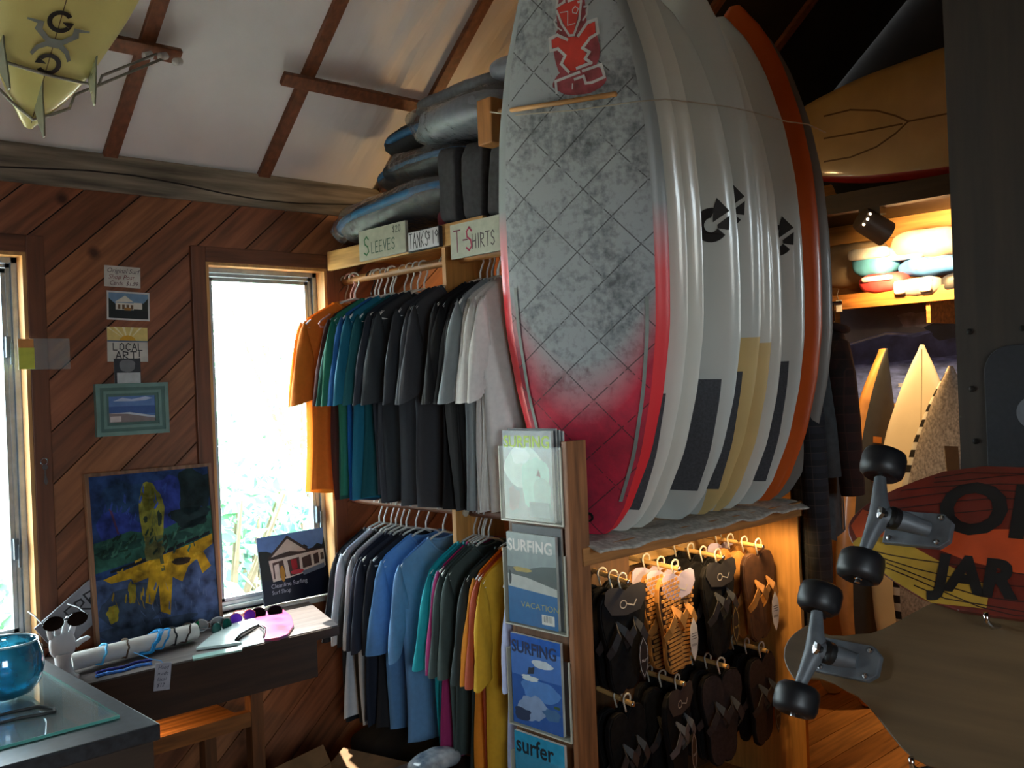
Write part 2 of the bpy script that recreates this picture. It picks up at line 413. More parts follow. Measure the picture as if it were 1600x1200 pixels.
for x0, x1 in ((1.80, 2.62), (.9, 1.415)):
    o_ = onroof(x0, 3.125, .022)
    MB().obox(o_, (1, 0, 0), rd, rn, x1 - x0, .05, .022).build('batten', m_raft, ceiling, bevel=.002)
# floor
floor = struct(MB().box(XL - .1, XR + .1, YF - .1, YB + .1, -.06, -.012).build('floor', m_dark))
m_fl = [wood('floor_board_%d' % i, c, 0, .45, .2, 5) for i, c in enumerate(('#b0773f', '#a56d38', '#b98048'))]
n_ = int((YB - YF) / .14)
for i in range(n_ + 1):
    y0 = YF + i * .14
    MB().box(XL, XR + .012, y0 + .0015, min(y0 + .1385, YB), -.012, 0).build('plank', m_fl[i % 3], floor)

# right-hand wall: horizontal pine boards, gable above
m_w3 = [wood('golden_board_%d' % i, c, 1, .5, .15, 5) for i, c in enumerate(('#c08a45', '#b98040', '#c59350'))]
wr = MB().add([(XR + .012, YF, 0), (XR + .012, YB + .1, 0), (XR + .012, YB + .1, ZE), (XR + .012, YRIDGE, ZRIDGE), (XR + .012, YF, roofz(YF)),
               (XR + .1, YF, 0), (XR + .1, YB + .1, 0), (XR + .1, YB + .1, ZE), (XR + .1, YRIDGE, ZRIDGE), (XR + .1, YF, roofz(YF))],
              [(0, 1, 2, 3, 4), (5, 9, 8, 7, 6), (0, 5, 6, 1), (1, 6, 7, 2), (2, 7, 8, 3), (3, 8, 9, 4), (4, 9, 5, 0)])
wall_right = struct(wr.build('wall_right', m_loft))
for i in range(23):
    MB().box(XR, XR + .012, YF, YB, i * .115 + .0015, i * .115 + .1135).build('plank', m_w3[i % 3], wall_right)
# closed left wall, front wall with a small window and open half door, both added to let in light (behind the camera)
lw = MB(); t = .1
def quad_wall(mbx, x, y0, y1, z0, z1): mbx.box(x - t, x, y0, y1, z0, z1)
quad_wall(lw, XL, YF, YB + .1, 0, 2.2)
lw.add([(XL - t, YF, 2.2), (XL - t, YB + .1, 2.2), (XL - t, YB + .1, ZE), (XL - t, YRIDGE, ZRIDGE), (XL - t, YF, roofz(YF)),
        (XL, YF, 2.2), (XL, YB + .1, 2.2), (XL, YB + .1, ZE), (XL, YRIDGE, ZRIDGE), (XL, YF, roofz(YF))],
       [(0, 1, 2, 3, 4), (5, 9, 8, 7, 6), (0, 5, 6, 1), (1, 6, 7, 2), (2, 7, 8, 3), (3, 8, 9, 4), (4, 9, 5, 0)])
struct(lw.build('wall_left', wood('left_wall_board', '#8a5534', 1, .5)))
fw_ = MB(); fw_.box(XL, -1.0, YF - t, YF, 0, roofz(YF)); fw_.box(.15, 2.0, YF - t, YF, 0, roofz(YF)); fw_.box(-1.0, .15, YF - t, YF, 0, 1.0); fw_.box(-1.0, .15, YF - t, YF, 2.0, roofz(YF)); fw_.box(2.6, XR, YF - t, YF, 0, roofz(YF)); fw_.box(2.0, 2.6, YF - t, YF, 2.08, roofz(YF)); fw_.box(2.0, 2.6, YF - t, YF, 0, .9)
struct(fw_.build('wall_front', wood('front_wall_board', '#8a5534', 0, .5)))
portal('daylight_1', (1.91, YB + .12, 1.43), (1.91, 0, 1.43), .5, 1.32)
portal('daylight_2', (.69, YB + .12, 1.45), (.69, 0, 1.45), .62, 1.28)
portal('daylight_3', (2.3, YF - .05, 1.49), (2.3, 3, 1.49), .6, 1.18)
portal('daylight_5', (-.425, YF - .05, 1.5), (-.425, 3, 1.5), 1.15, 1.0)
portal('daylight_4', (-.45, YB + .12, 1.45), (-.45, 0, 1.45), .62, 1.28)

# partition at the far right that carries the skateboards (a plank wall end seen from the shop)
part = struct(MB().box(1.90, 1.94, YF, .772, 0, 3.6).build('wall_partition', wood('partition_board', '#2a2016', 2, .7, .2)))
for y_, z_ in ((.745, 1.665), (.65, 1.665), (.745, 1.555), (.742, 1.455)):
    MB().lathe([(.006, 0), (.006, .003), (.002, .004)], (1.90, y_, z_), (-1, 0, 0), 10).build('screw', M('screw_dark', '#17120e', .5, metal=.6), part)

# unseen wall piece added to keep door light off the loft longboard
struct(MB().box(1.94, XR, .18, .24, 2.05, 3.6).build('wall_light_block', wood('light_block_board', '#5a3c26', 0)))
struct(MB().box(-14, 18, -14, YF - .1, -.12, -.02).build('ground_front', M('front_paving', '#8d8880', .9, .1, 2)))

# ---- outside: pale yard, fence boards and sunlit bushes seen through the glass
yard = struct(MB().box(-14, 18, YB + .3, 26, -.35, -.25).build('ground_outside', M('pale_ground', '#e8e4d8', .9, .08, 1.5)))
fence = thing('garden_fence', 'pale wooden fence standing outside beyond the windows', 'fence', (0, 8.6, -.25))
for i in range(46):
    MB().box(-3.5 + i * .2, -3.5 + i * .2 + .185, 0, .03, 0, 1.25 + .02 * random.random()).build('board', M('fence_paint', '#c9bfb0', .8, .1), fence)
MB().box(-3.5, 5.7, .03, .07, .3, .4).build('rail', M('fence_paint', '#c9bfb0'), fence)
def leaf_mat(name, col):
    mt = M(name, col, .6, .25, 2.0); b = mt.node_tree.nodes['Principled BSDF']
    return mt
lm = [leaf_mat('leaf_a', '#7fb58a'), leaf_mat('leaf_b', '#96c9a4'), leaf_mat('leaf_c', '#7cb3a0')]
def shrub(name, label, cx, cy, h, rad, n, mt, base=0.0):
    rt_ = thing(name, label, 'shrub', (cx, cy, -.25))
    st = MB()
    for i in range(7):
        a = i * .9; st.tube([(0, 0, 0), (.1 * math.cos(a) * rad, .1 * math.sin(a) * rad, h * .4), (.6 * rad * math.cos(a), .6 * rad * math.sin(a), h * .85)], [.03, .02, .006], 6)
    st.build('stem', M('bark', '#8c7a66', .8), rt_)
    lf = MB(); rnd = random.Random(n + int(cx * 10))
    for i in range(n):
        q = rnd.random() * 6.283; rr = rad * rnd.random() ** .5; zz = base + (h - base) * rnd.random() ** .8
        rr *= .55 + .6 * math.sin(min(1, zz / h) * 2.6)
        c = V((rr * math.cos(q), rr * math.sin(q), zz)); 
        if noise.noise(c * 1.6 + V((cx, cy, 0))) < -.08: continue
        s_ = .05 + .05 * rnd.random()
        d = V((rnd.gauss(0, 1), rnd.gauss(0, 1), rnd.gauss(0, .6))).normalized(); e = d.orthogonal().normalized()
        lf.add([c - d * s_, c + e * s_ * .4, c + d * s_, c - e * s_ * .4], [(0, 1, 2, 3)])
    o = lf.build('foliage', mt, rt_); o['kind'] = 'stuff'
shrub('garden_shrub', 'leafy green shrub outside behind the right window', 2.55, 5.2, 1.5, .6, 1900, lm[1])
shrub('garden_shrub', 'tall loose tree outside reaching above the photo of the shop', 4.4, 7.5, 3.3, 1.0, 2400, lm[0], .8)
shrub('garden_shrub', 'low pale shrub outside the left window', .85, 5.4, 1.15, .6, 1700, lm[1])
shrub('garden_shrub', 'blue-green bush outside near the window with the painting', 3.3, 6.35, 1.3, .45, 1500, lm[2])

# ================================================================== CLOTHES RACK (runs from the back wall towards the shop)
XROD = 2.27; ZUP = P(652, 418, 'X', XROD).z; ZLO = P(704, 796, 'X', XROD).z
m_rackw = wood('rack_pine', '#c99a5a', 1, .55, .15)
m_rackz = wood('rack_upright_pine', '#c08a48', 2, .55, .15)
XFB = 2.17
rack = thing('clothes_rack', 'pine clothes rack with two hanging rods and a storage shelf on top', 'clothes rack', (XROD, 2.9, 0))
def L(o, p): return V(p) - V(o.location)
def lbox(root, x0, x1, y0, y1, z0, z1):
    l = root.location; return MB().box(x0 - l.x, x1 - l.x, y0 - l.y, y1 - l.y, z0 - l.z, z1 - l.z)
lbox(rack, XFB, XFB + .02, 2.44, 3.42, 2.10, 2.178).build('front_board', m_rackw, rack, bevel=.002)
lbox(rack, XFB + .02, 2.72, 2.44, 3.43, 2.15, 2.170).build('shelf_board', m_rackw, rack)
for zz in (ZUP, ZLO):
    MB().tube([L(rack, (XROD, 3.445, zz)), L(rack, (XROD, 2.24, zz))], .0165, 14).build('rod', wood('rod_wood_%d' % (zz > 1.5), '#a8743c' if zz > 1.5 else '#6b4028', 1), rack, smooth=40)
yd = P(726, 440, 'X', XROD + .02).y
for y_ in (yd,):
    lbox(rack, XROD - .075, XROD + .16, y_ - .01, y_ + .01, 0, 2.148).build('upright', m_rackz, rack)
MB().lathe([(.014, 0), (.014, .004)], L(rack, (XROD - .03, yd - .01, ZLO + .0)), (0, -1, 0), 14).build('rod_cap', M('cap_cream', '#d8cdb8', .5), rack)

m_hang = M('white_hanger_plastic', '#d9dbd8', .35, .05)
m_hang2 = M('pink_hanger_plastic', '#e0a9a0', .35, .05)
m_hang3 = M('black_hanger_plastic', '#1a1a1c', .35, .05)
def hanger_meshes():
    hk = [(.0, 0, -.088), (0, 0, -.062), (.006, 0, -.048), (.019, 0, -.022)]
    for a in range(-40, 185, 18):
        q = math.radians(a); hk.append((.0225 * math.cos(q), 0, .0225 * math.sin(q) - .001))
    h1 = MB().tube(hk, .0034, 8)
    b1 = MB().tube([(0, 0, -.085), (.05, 0, -.098), (.20, 0, -.178), (.214, 0, -.192), (.205, 0, -.203), (0, 0, -.206), (-.205, 0, -.203), (-.214, 0, -.192), (-.20, 0, -.178), (-.05, 0, -.098)], .0042, 8, closed=True)
    return h1, b1
_h, _b = hanger_meshes()
hproto = {}
def make_hanger(loc, rz, mt, label, group):
    o = thing('clothes_hanger', label, 'hanger', loc, group); o.rotation_euler = (0, 0, rz)
    if mt.name not in hproto:
        hproto[mt.name] = (_h.build('hook', mt, o, smooth=True), _b.build('shoulder_bar', mt, o, smooth=True))
    else:
        for p in hproto[mt.name]:
            c = p.copy(); COL.objects.link(c); c.parent = o
    return o

def make_shirt(loc, rz, col, label, seed, length=.87, wid=.50, group=None, lean=0):
    """T-shirt hanging on a hanger: body, two short sleeves, collar"""
    rn_ = random.Random(seed)
    o = thing('t_shirt', label, 't-shirt', loc, group); o.rotation_euler = (0, lean, rz)
    mt = M('cotton_' + col, col, .85, .035, 60, bump=.05)
    hw = wid / 2; NU, NV = 18, 16
    ph = [rn_.random() * 6.28 for _ in range(6)]; amp = .006 + .007 * rn_.random()
    zsh = lambda x: -.090 - max(0, abs(x) - .06) * .54 - max(0, abs(x) - .205) * 1.6
    def pt(side, u, t):
        x0 = u * (hw * .93); ztop = zsh(x0)
        if abs(x0) < .085: ztop = min(ztop, (-.095 - (.065 if side < 0 else .02) * (1 - (x0 / .085) ** 2)))
        z = ztop * (1 - t) - length * t
        narrow = 1 - .16 * math.sin(min(1, t * 2.2) * math.pi / 2) + .05 * t + .02 * math.sin(3 * t + ph[0])
        x = x0 * narrow + .012 * math.sin(4 * t + ph[1]) * t
        d = (.009 + .015 * min(1, t * 3)) * max(0, 1 - abs(u) ** 3)
        y = side * d + amp * (math.sin(u * 7 + ph[2] + t * 2) + .6 * math.sin(u * 13 + ph[3])) * min(1, t * 2.2) + .012 * math.sin(u * 2.2 + ph[4]) * t
        return V((x, y, z + .006 * math.sin(u * 5 + ph[5]) * t))
    b = MB(); rs = []
    for j in range(NV + 1):
        t = j / NV
        rs.append([pt(-1, -1 + 2 * i / NU, t) for i in range(NU + 1)] + [pt(1, 1 - 2 * i / NU, t) for i in range(1, NU)])
    b.rings(rs, 0, True, False, False)
    b.build('body', mt, o, smooth=True)
    for s in (-1, 1):
        sl = MB(); rr = []
        dr = .05 * rn_.random(); sw = .012 * rn_.gauss(0, 1); twist = .5 * rn_.gauss(0, 1)
        for j in range(9):
            t = j / 8
            top = V((s * (hw * .80 + .08 * t ** .7 + .01), sw * t, -.175 - .295 * t - .05 * t * t))         # outer edge
            bot = V((s * (hw * .76 - .012 + .0 * t), sw * t, -.335 - .125 * t - dr * t))                       # under-arm edge
            c = (top + bot) / 2; ax = (top - bot) / 2
            ax = Matrix.Rotation(twist * t * .5, 3, 'Z') @ ax
            th = .014 + .012 * t
            rr.append([c + ax * math.cos(q) + V((0, 1, 0)) * th * math.sin(q) + V((0, .004 * math.sin(3 * q + 9 * t + ph[2]), 0)) for q in [2 * math.pi * i / 14 for i in range(14)]])
        sl.rings(rr, 0, True, True, False)
        sl.build('sleeve', mt, o, smooth=True)
    cl = [pt(-1, u / .93 / hw * 1, 0) for u in [-.085 + .017 * i for i in range(11)]] + [pt(1, u / .93 / hw, 0) for u in [.085 - .017 * i for i in range(1, 10)]]
    MB().tube(cl, .006, 6, closed=True).build('collar', mt, o, smooth=True)
    return o

def hookY(px, py=418): return P(px, py, 'X', XROD).y
TOPS = [  # hook pixel, colour, description
 (560, '#f79a22', 'bright orange T-shirt nearest the window on the upper rod'), (567, '#d9761c', 'deep orange T-shirt tucked behind the maroon one on the upper rod'),
 (577, '#4d211b', 'dark maroon T-shirt beside the orange ones on the upper rod'), (587, '#0e5147', 'dark green T-shirt on the upper rod beside the maroon one'),
 (594, '#23775c', 'mid green T-shirt between the dark green and blue ones, upper rod'), (601, '#1e62a0', 'royal blue T-shirt on the upper rod beside the green one'),
 (608, '#12344c', 'deep navy T-shirt between the blue and teal ones, upper rod'), (618, '#0f6f8c', 'bright teal T-shirt in the middle of the upper rod'),
 (628, '#0d5a63', 'dark teal T-shirt beside the bright teal one, upper rod'), (642, '#2a313c', 'slate navy T-shirt hanging next to the teal ones, upper rod'),
 (652, '#20252e', 'blackish blue T-shirt between the slate navy and charcoal ones, upper rod'), (662, '#2d3338', 'dark graphite T-shirt hanging in front of the blackish blue one, upper rod'),
 (698, '#2c3036', 'charcoal T-shirt with its sleeve behind the front charcoal one, upper rod'), (707, '#33363c', 'charcoal T-shirt behind the one with its open neckline showing'),
 (716, '#3e4045', 'charcoal T-shirt with its chest and open neckline showing on the upper rod'),
 (752, '#0f0f12', 'B'), (760, '#0e0e10', 'B'), (766, '#0c0c0e', 'B'), (772, '#101013', 'B'), (778, '#0d0d0f', 'B'),
 (784, '#7f878b', 'mid grey T-shirt between the black and the white ones, upper rod'), (790, '#a3a8aa', 'light grey T-shirt beside the white ones, upper rod'),
 (796, '#d2d0cc', 'W'), (802, '#c9c6c2', 'W'), (808, '#d5d3d0', 'W'), (814, '#cbc8c4', 'W'), (820, '#d3d1cd', 'W')]
LOWS = [
 (590, '#12151c', 'black T-shirt nearest the window on the lower rod'), (600, '#c3cbd6', 'white T-shirt between two black ones on the lower rod'),
 (610, '#141314', 'black T-shirt with a paper tag beside the white one, lower rod'), (620, '#b9b9bb', 'pale grey long T-shirt on the lower rod behind the navy ones'),
 (630, '#232a3c', 'N'), (640, '#1f2637', 'N'), (650, '#191b22', 'nearly black T-shirt between the navy and light blue ones, lower rod'),
 (662, '#5f8fc0', 'light blue T-shirt behind another light blue one, lower rod'), (692, '#6f9dcc', 'light blue T-shirt with its whole front showing on the lower rod'),
 (737, '#119aa5', 'bright turquoise T-shirt on the lower rod'), (744, '#0d6f78', 'dark teal T-shirt behind the grey-green ones, lower rod'), (750, '#a02a68', 'magenta T-shirt showing only its hem between teal and grey-green'),
 (756, '#3d4a48', 'grey-green T-shirt behind its twin on the lower rod'), (764, '#465350', 'grey-green T-shirt with its whole front showing, lower rod'),
 (798, '#26302f', 'dark green T-shirt with a pale edge beside the orange one, lower rod'), (805, '#d9861f', 'orange T-shirt on the lower rod beside the rust one'),
 (813, '#a5482a', 'rust red T-shirt on the lower rod by the magazine rack'), (821, '#c99a1e', 'mustard yellow T-shirt beside the magazine rack'),
 (833, '#b9c2e6', 'pale lavender T-shirt just behind the magazine rack')]
SHARED = {'B': ('black T-shirt in the bunch of black ones on the upper rod', 'black T-shirts on the upper rod'),
          'W': ('white T-shirt in the row of white ones on the upper rod', 'white T-shirts on the upper rod'),
          'N': ('navy T-shirt in the pair of navy ones on the lower rod', 'navy T-shirts on the lower rod')}
rg = random.Random(3)
for row, py, zr in ((TOPS, 418, ZUP), (LOWS, 796, ZLO)):
    for i, (px, col, d) in enumerate(row):
        lab, grp = SHARED.get(d, (d, 't-shirts hanging on the rack')); y = hookY(px, py)
        rz = rg.gauss(.0, .05) + .04; up_ = zr > 1.5
        short = {'L': .0}
        ln = (.86 + .03 * rg.random()) if up_ else .80 + .05 * rg.random()
        if not up_ and px in (600, 640, 662): ln -= .0
        loc = (XROD + rg.gauss(0, .008), y, zr)
        if up_ and i < 2: loc = (XROD - .03, y + .02, zr); rz = -.22
        wd_ = .50 + .03 * rg.random()
        if px == 833: rz = .28; wd_ = .44
        make_shirt(loc, rz, col, lab, 100 + i + 50 * up_, ln, wd_, grp)
        hm = m_hang2 if (up_ and i == 0) else (m_hang3 if (up_ and i in (2, 18)) else m_hang)
        cn = 'pink' if hm is m_hang2 else ('black' if hm is m_hang3 else 'white')
        make_hanger(loc, rz, hm, (cn + ' plastic hanger under the ' + lab) if len((cn + ' plastic hanger under the ' + lab).split()) <= 16 else cn + ' plastic hanger of the ' + ' '.join(lab.split()[:9]), 'plastic hangers on the rack')
# the empty hangers by the window
for k, px in enumerate((538, 551)):
    o = make_hanger((XROD, hookY(px), ZUP), .15 + .1 * k, M('clear_hanger', '#b8a898', .25, .05) if k == 0 else m_hang2, ('grey' if k == 0 else 'pink') + ' empty hanger at the window end of the upper rod', 'plastic hangers on the rack')

# hand-lettered signs on the front board
XS = XFB - .004
def sign(px_corners, label, paint, deep=.012, edge='#b9bcae', face='#b4b8a8'):
    tl, tr_, br, bl = [P(x, y, 'X', XS) for x, y in px_corners]
    y0, y1 = tl.y, tr_.y; z0 = (bl.z + br.z) / 2; z1 = (tl.z + tr_.z) / 2
    o = thing('price_sign', label, 'sign', (XS, y0, z0), 'signs above the clothes rod')
    MB().box(-deep, 0, y1 - y0, 0, 0, z1 - z0).build('panel', [M('sign_' + edge, edge, .7)], o)
    a = Art((-deep, 0, 0), (0, -1, 0), (0, 0, 1), (-1, 0, 0), .0006)
    a.p(face, rect(.003, .003, (y0 - y1) - .003, (z1 - z0) - .003), rough=.8)
    paint(a, y0 - y1, z1 - z0); a.build('lettering', o)
    return o
def p1(a, w_, h):
    a.p('#1f6a3c', *letters('S', .035, .018, h * .62, .006, .72)); a.p('#35584a', *letters('LEEVES', .085, .022, h * .36, .004, .72))
    a.p('#333a36', *letters('$20', w_ * .74, h * .70, h * .22, .003, .8))
def p2(a, w_, h):
    a.p('#303238', *letters('TANKS', .010, .012, h * .72, .004, .5)); a.p('#303238', *letters('$', w_ * .66, h * .45, h * .38, .003, .7)); a.p('#303238', *letters('19', w_ * .78, h * .2, h * .62, .004, .7))
def p3(a, w_, h):
    a.p('#6e2f45', *letters('T-', .02, .022, h * .62, .005, .7)); a.p('#a3234a', *letters('S', .085, .02, h * .66, .007, .62)); a.p('#463d42', *letters('HIRTS', .118, .024, h * .40, .004, .62))
    a.p('#333338', *letters('$19', w_ * .78, h * .58, h * .28, .003, .7))
sign(((564, 361), (637, 347), (640, 395), (567, 407)), 'grey-green hand-lettered sign reading SLEEVES $20', p1)
sign(((642, 363), (691, 354), (694, 386), (644, 394)), 'small framed white sign reading TANKS $19', p2, .016, '#2a2c33', '#c9cbd0')
sign(((707, 352), (812, 330), (812, 386), (711, 406)), 'wide hand-lettered sign reading T-SHIRTS above the white shirts', p3)

# ---- bagged boards and clothes stored on the top shelf
def pillow(name, size, mats, parent, px=2.6, seed=0, amp=.01, n=(20, 14), fold=0):
    """soft super-ellipsoid bag; size = full extents"""
    a, b, c = [s / 2 for s in size]; mbx = MB()
    def f(u, v_):
        th = (u - .5) * 2 * math.pi; ph_ = (v_ - .5) * math.pi
        sg = lambda x, p: math.copysign(abs(x) ** p, x)
        e = 2 / px; x = a * sg(math.cos(ph_), e * .8) * sg(math.cos(th), e); y = b * sg(math.cos(ph_), e * .8) * sg(math.sin(th), e); z = c * sg(math.sin(ph_), e * 1.3)
        q = V((x, y, z)); nn = noise.noise(q * 9 + V((seed, 0, 0))) + .5 * noise.noise(q * 23 + V((seed, 3, 0)))
        q = q * (1 + nn * amp / max(.04, min(a, b, c))) if not fold else q + q.normalized() * nn * amp
        return q
    return mbx.grid(f, n[0] * 2, n[1]).build(name, mats, parent, smooth=True)
m_wrap = glassy('clear_plastic_wrap', (.86, .88, .9), .35, .12, bump=.9, haze=.10)
m_bag = M('board_bag_charcoal', '#2a2e34', .8, .15, 80)
m_bagb = M('board_bag_blue', '#2f6f9e', .6, .1, 40)
m_silver = M('board_bag_silver', '#818994', .4, .1, 30)
SHZ = 2.17
def bag(label, loc, rot, size, mats, band=None, wrap=True, seed=1, name='board_bag', cat='bag'):
    o = thing(name, label, cat, loc, 'bags stored on the top shelf'); o.rotation_euler = rot
    pillow('shell', size, mats, o, 3.2, seed, .006)
    if band is not None:
        a, b = size[0] / 2 * .985, size[1] / 2 * .985
        pts = [(math.copysign(abs(math.cos(q)) ** .62, math.cos(q)) * a * 1.01, math.copysign(abs(math.sin(q)) ** .62, math.sin(q)) * b * 1.01, 0) for q in [2 * math.pi * i / 48 for i in range(48)]]
        MB().tube(pts, size[2] * .14, 8, closed=True).build('piping', band, o, smooth=True)
    if wrap: pillow('plastic_wrap', [s + .035 for s in size], m_wrap, o, 3.0, seed + 5, .012, (26, 18))
    return o
bag('charcoal board bag with blue edge in clear plastic, lowest on the top shelf', (2.36, 3.02, 2.285), (-.10, .12, .05), (.40, .78, .13), m_bag, m_bagb, seed=1)
bag('charcoal board bag with blue piping in plastic, second from the shelf', (2.40, 2.90, 2.435), (-.03, .1, -.03), (.36, .62, .09), m_bag, m_bagb, seed=2)
bag('black rounded board bag sticking out beneath the silver one', (2.42, 2.86, 2.565), (-.02, .1, 0), (.36, .62, .11), m_bag, m_bagb, seed=3, wrap=False)
bag('silver padded board bag in crinkled clear plastic on the pile', (2.36, 2.62, 2.555), (-.02, .1, .02), (.38, .54, .13), m_silver, None, seed=4)
bag('grey foam roll lying on top of the bag pile', (2.34, 2.66, 2.665), (-.03, 0, .03), (.22, .50, .075), M('grey_foam', '#6e747a', .8, .1, 60), None, False, 5, 'foam_roll', 'roll')
bag('pale silver roll behind the wooden block on the pile', (2.34, 2.38, 2.69), (-.03, 0, .03), (.2, .2, .08), m_silver, None, False, 6, 'foil_roll', 'roll')
o = thing('folded_trousers', 'dark grey folded trousers hanging over the edge of the top shelf', 'trousers', (2.30, 2.50, 2.17), 'bags stored on the top shelf')
for k in range(3):
    c = pillow('leg', (.24, .115, .27), M('trouser_cloth', '#3a3b3f', .9, .15, 50), o, 8, 20 + k, .012, (20, 18), 1); c.location = (0, .13 - .125 * k, .15 - .01 * k); c.rotation_euler = (.08 * k, 0, .1 * (k - 1))
tb = pillow('label_box', (.02, .10, .05), M('white_label', '#b9bcc0', .6), o, 6, 30, .001, (8, 6)); tb.location = (-.135, -.14, .27)
o = pillow('red_pouch', (.14, .16, .09), M('dark_red_cloth', '#6b1626', .8), None, 3, 8, .006); o.location = (2.29, 2.70, 2.215); tag(o, 'dark red pouch on the top shelf behind the TANKS sign', 'pouch')

# ================================================================== SURFBOARDS
OUT_SHORT = [(0, .20), (.03, .42), (.138, .72), (.245, .89), (.35, .985), (.45, 1), (.55, .99), (.67, .93), (.777, .80), (.883, .58), (.95, .36), (.985, .18), (1, .03)]
OUT_POINT = [(0, .16), (.03, .36), (.138, .68), (.245, .88), (.35, .98), (.45, 1), (.55, .97), (.67, .86), (.777, .69), (.883, .43), (.95, .22), (.985, .09), (1, .02)]
OUT_LONG = [(0, .45), (.03, .60), (.12, .8), (.25, .93), (.4, .99), (.55, 1), (.7, .97), (.82, .86), (.91, .66), (.97, .40), (1, .06)]
def interp(tab, t):
    for (a, fa), (b, fb) in zip(tab[:-1], tab[1:]):
        if t <= b:
            k = (t - a) / (b - a); return fa + (fb - fa) * k
    return tab[-1][1]
class Board:
    def __init__(s, L_, W_, T_, tab=OUT_SHORT, rocker=.05):
        s.L, s.W, s.T, s.tab, s.rk = L_, W_, T_, tab, rocker
    def hw(s, t):
        # smoothed outline
        return s.W / 2 * (interp(s.tab, max(0, t - .02)) + 2 * interp(s.tab, t) + interp(s.tab, min(1, t + .02))) / 4
    def th(s, t): return s.T / 2 * (.30 + .70 * math.sin(math.pi * min(1, max(0, .08 + t * .86))) ** .8)
    def roc(s, t): return s.rk * (max(0, t - .55) / .45) ** 2.4 + s.rk * .35 * (max(0, .3 - t) / .3) ** 2
    def y(s, c, t, side):   # side -1 deck, +1 bottom ; c in -1..1
        return side * s.th(t) * (max(0, 1 - abs(c) ** 2.6)) ** .5 + (-s.roc(t))
    def deck(s, x, z, off=0):
        t = min(1, max(0, z / s.L)); c = max(-.99, min(.99, x / max(1e-4, s.hw(t))))
        return V((x, s.y(c, t, -1) - off, z))
    def body(s, mat_fn, nt=44):
        mb = MB(); N = 12; cs = [-math.cos(math.pi * i / N) for i in range(N + 1)]
        ts = [0, .004, .012, .025] + [.05 + .93 * i / (nt - 1) for i in range(nt)] + [.988, .995, 1]
        rs = []
        for t in ts:
            h = s.hw(t) * (1 if t > .012 else (.80 + .2 * t / .012))
            rs.append([V((c * h, s.y(c, t, -1), t * s.L)) for c in cs] + [V((c * h, s.y(c, t, 1), t * s.L)) for c in cs[-2:0:-1]])
        mb.rings(rs, 0, True, True, True)
        n = len(rs[0]); q = 0
        for i in range(len(ts) - 1):
            for j in range(n):
                c = cs[j] if j <= N else cs[2 * N - j]
                c2 = cs[min(j + 1, N)] if j < N else cs[max(0, 2 * N - j - 1)]
                mb.m[q] = mat_fn((c + c2) / 2, (ts[i] + ts[i + 1]) / 2, -1 if j < N else 1); q += 1
        return mb
    def patch(s, poly, off=.002, mb=None, mi=0, div=1):
        """flat shape laid on the curved deck"""
        mb = mb or MB()
        tri = tessellate_polygon([[V((x, y, 0)) for x, y in poly]])
        mb.add([s.deck(x, z, off) for x, z in poly], [tuple(t) for t in tri], mi); return mb
    def pad(s, t0, t1, c0, c1, off=.004, mb=None, mi=0, nu=10, nv=10):
        mb = mb or MB()
        def f(u, v_):
            t = t0 + (t1 - t0) * v_; c = c0 + (c1 - c0) * u
            return s.deck(c * s.hw(t), t * s.L, off)
        return mb.grid(f, nu, nv, mi)

m_white = M('board_gloss_white', '#d3d4cb', .22, .03, 4, coat=.6)
m_white2 = M('board_gloss_cool', '#c6cbc6', .25, .03, 4, coat=.6)
m_padm = M('traction_pad', '#474a4f', .85, .12, 140, bump=.15)
m_black = M('logo_black', '#0b0b0b', .45, .05)
def hurley_g(b, cx, cz, s, mb, mi=0):
    """ring letter with an arrow tip and a slanted gap"""
    def C(a, r): return (cx + r * math.cos(math.radians(a)), cz + r * math.sin(math.radians(a)))
    ring = [C(a, s) for a in range(75, 335, 13)] + [C(a, s * .42) for a in range(330, 70, -20)]
    b.patch(ring, .003, mb, mi)
    b.patch([C(75, s * .42), C(80, s * 1.05), (cx + s * .35, cz + s * 1.55), (cx + s * 1.05, cz + s * .75), (cx + s * .1, cz + s * .15)], .0032, mb, mi)
    b.patch([(cx + s * .35, cz + s * .0), (cx + s * 1.05, cz + s * .48), (cx + s * 1.0, cz - s * .35), C(-30, s * .42)], .0032, mb, mi)

def place_board(name, label, b, base, yaw, lean, group, mats, mat_fn):
    """lean = (dx,dy) per metre; board stands with its tail on base"""
    z = V((lean[0], lean[1], 1)).normalized(); x = V((math.cos(yaw), math.sin(yaw), 0)); x = (x - z * x.dot(z)).normalized(); y = z.cross(x)
    o = thing(name, label, 'surfboard', group=group, mat=frame_mat(base, x, y, z))
    b.body(mat_fn).build('hull', mats, o, smooth=50)
    return o

# ---- rack: padded shelf, posts, side panel, pegs
SZ = 1.10                                       # top of shelf boards
srack = thing('surfboard_rack', 'pine rack with a padded shelf of upright boards above hanging sandals', 'rack', (2.7, 2.2, 0))
m_sr = wood('rack_shelf_wood', '#a9743f', 0, .6, .2); m_srz = wood('rack_post_wood', '#a06a38', 2, .6, .2)
lbox(srack, 2.08, 3.33, 1.97, 2.20, SZ - .022, SZ).build('shelf', m_sr, srack)
lbox(srack, 2.58, 3.33, 2.20, 2.42, SZ - .022, SZ).build('shelf', m_sr, srack)
lbox(srack, 2.08, 3.33, 1.95, 1.97, SZ - .05, SZ + .004).build('front_rail', m_sr, srack, bevel=.002)
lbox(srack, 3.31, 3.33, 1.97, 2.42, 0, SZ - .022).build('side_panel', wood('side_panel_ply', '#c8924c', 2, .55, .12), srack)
lbox(srack, 2.58, 3.31, 2.40, 2.42, 0, SZ - .022).build('back_panel', wood('back_panel_ply', '#4a321c', 2, .6, .15), srack)
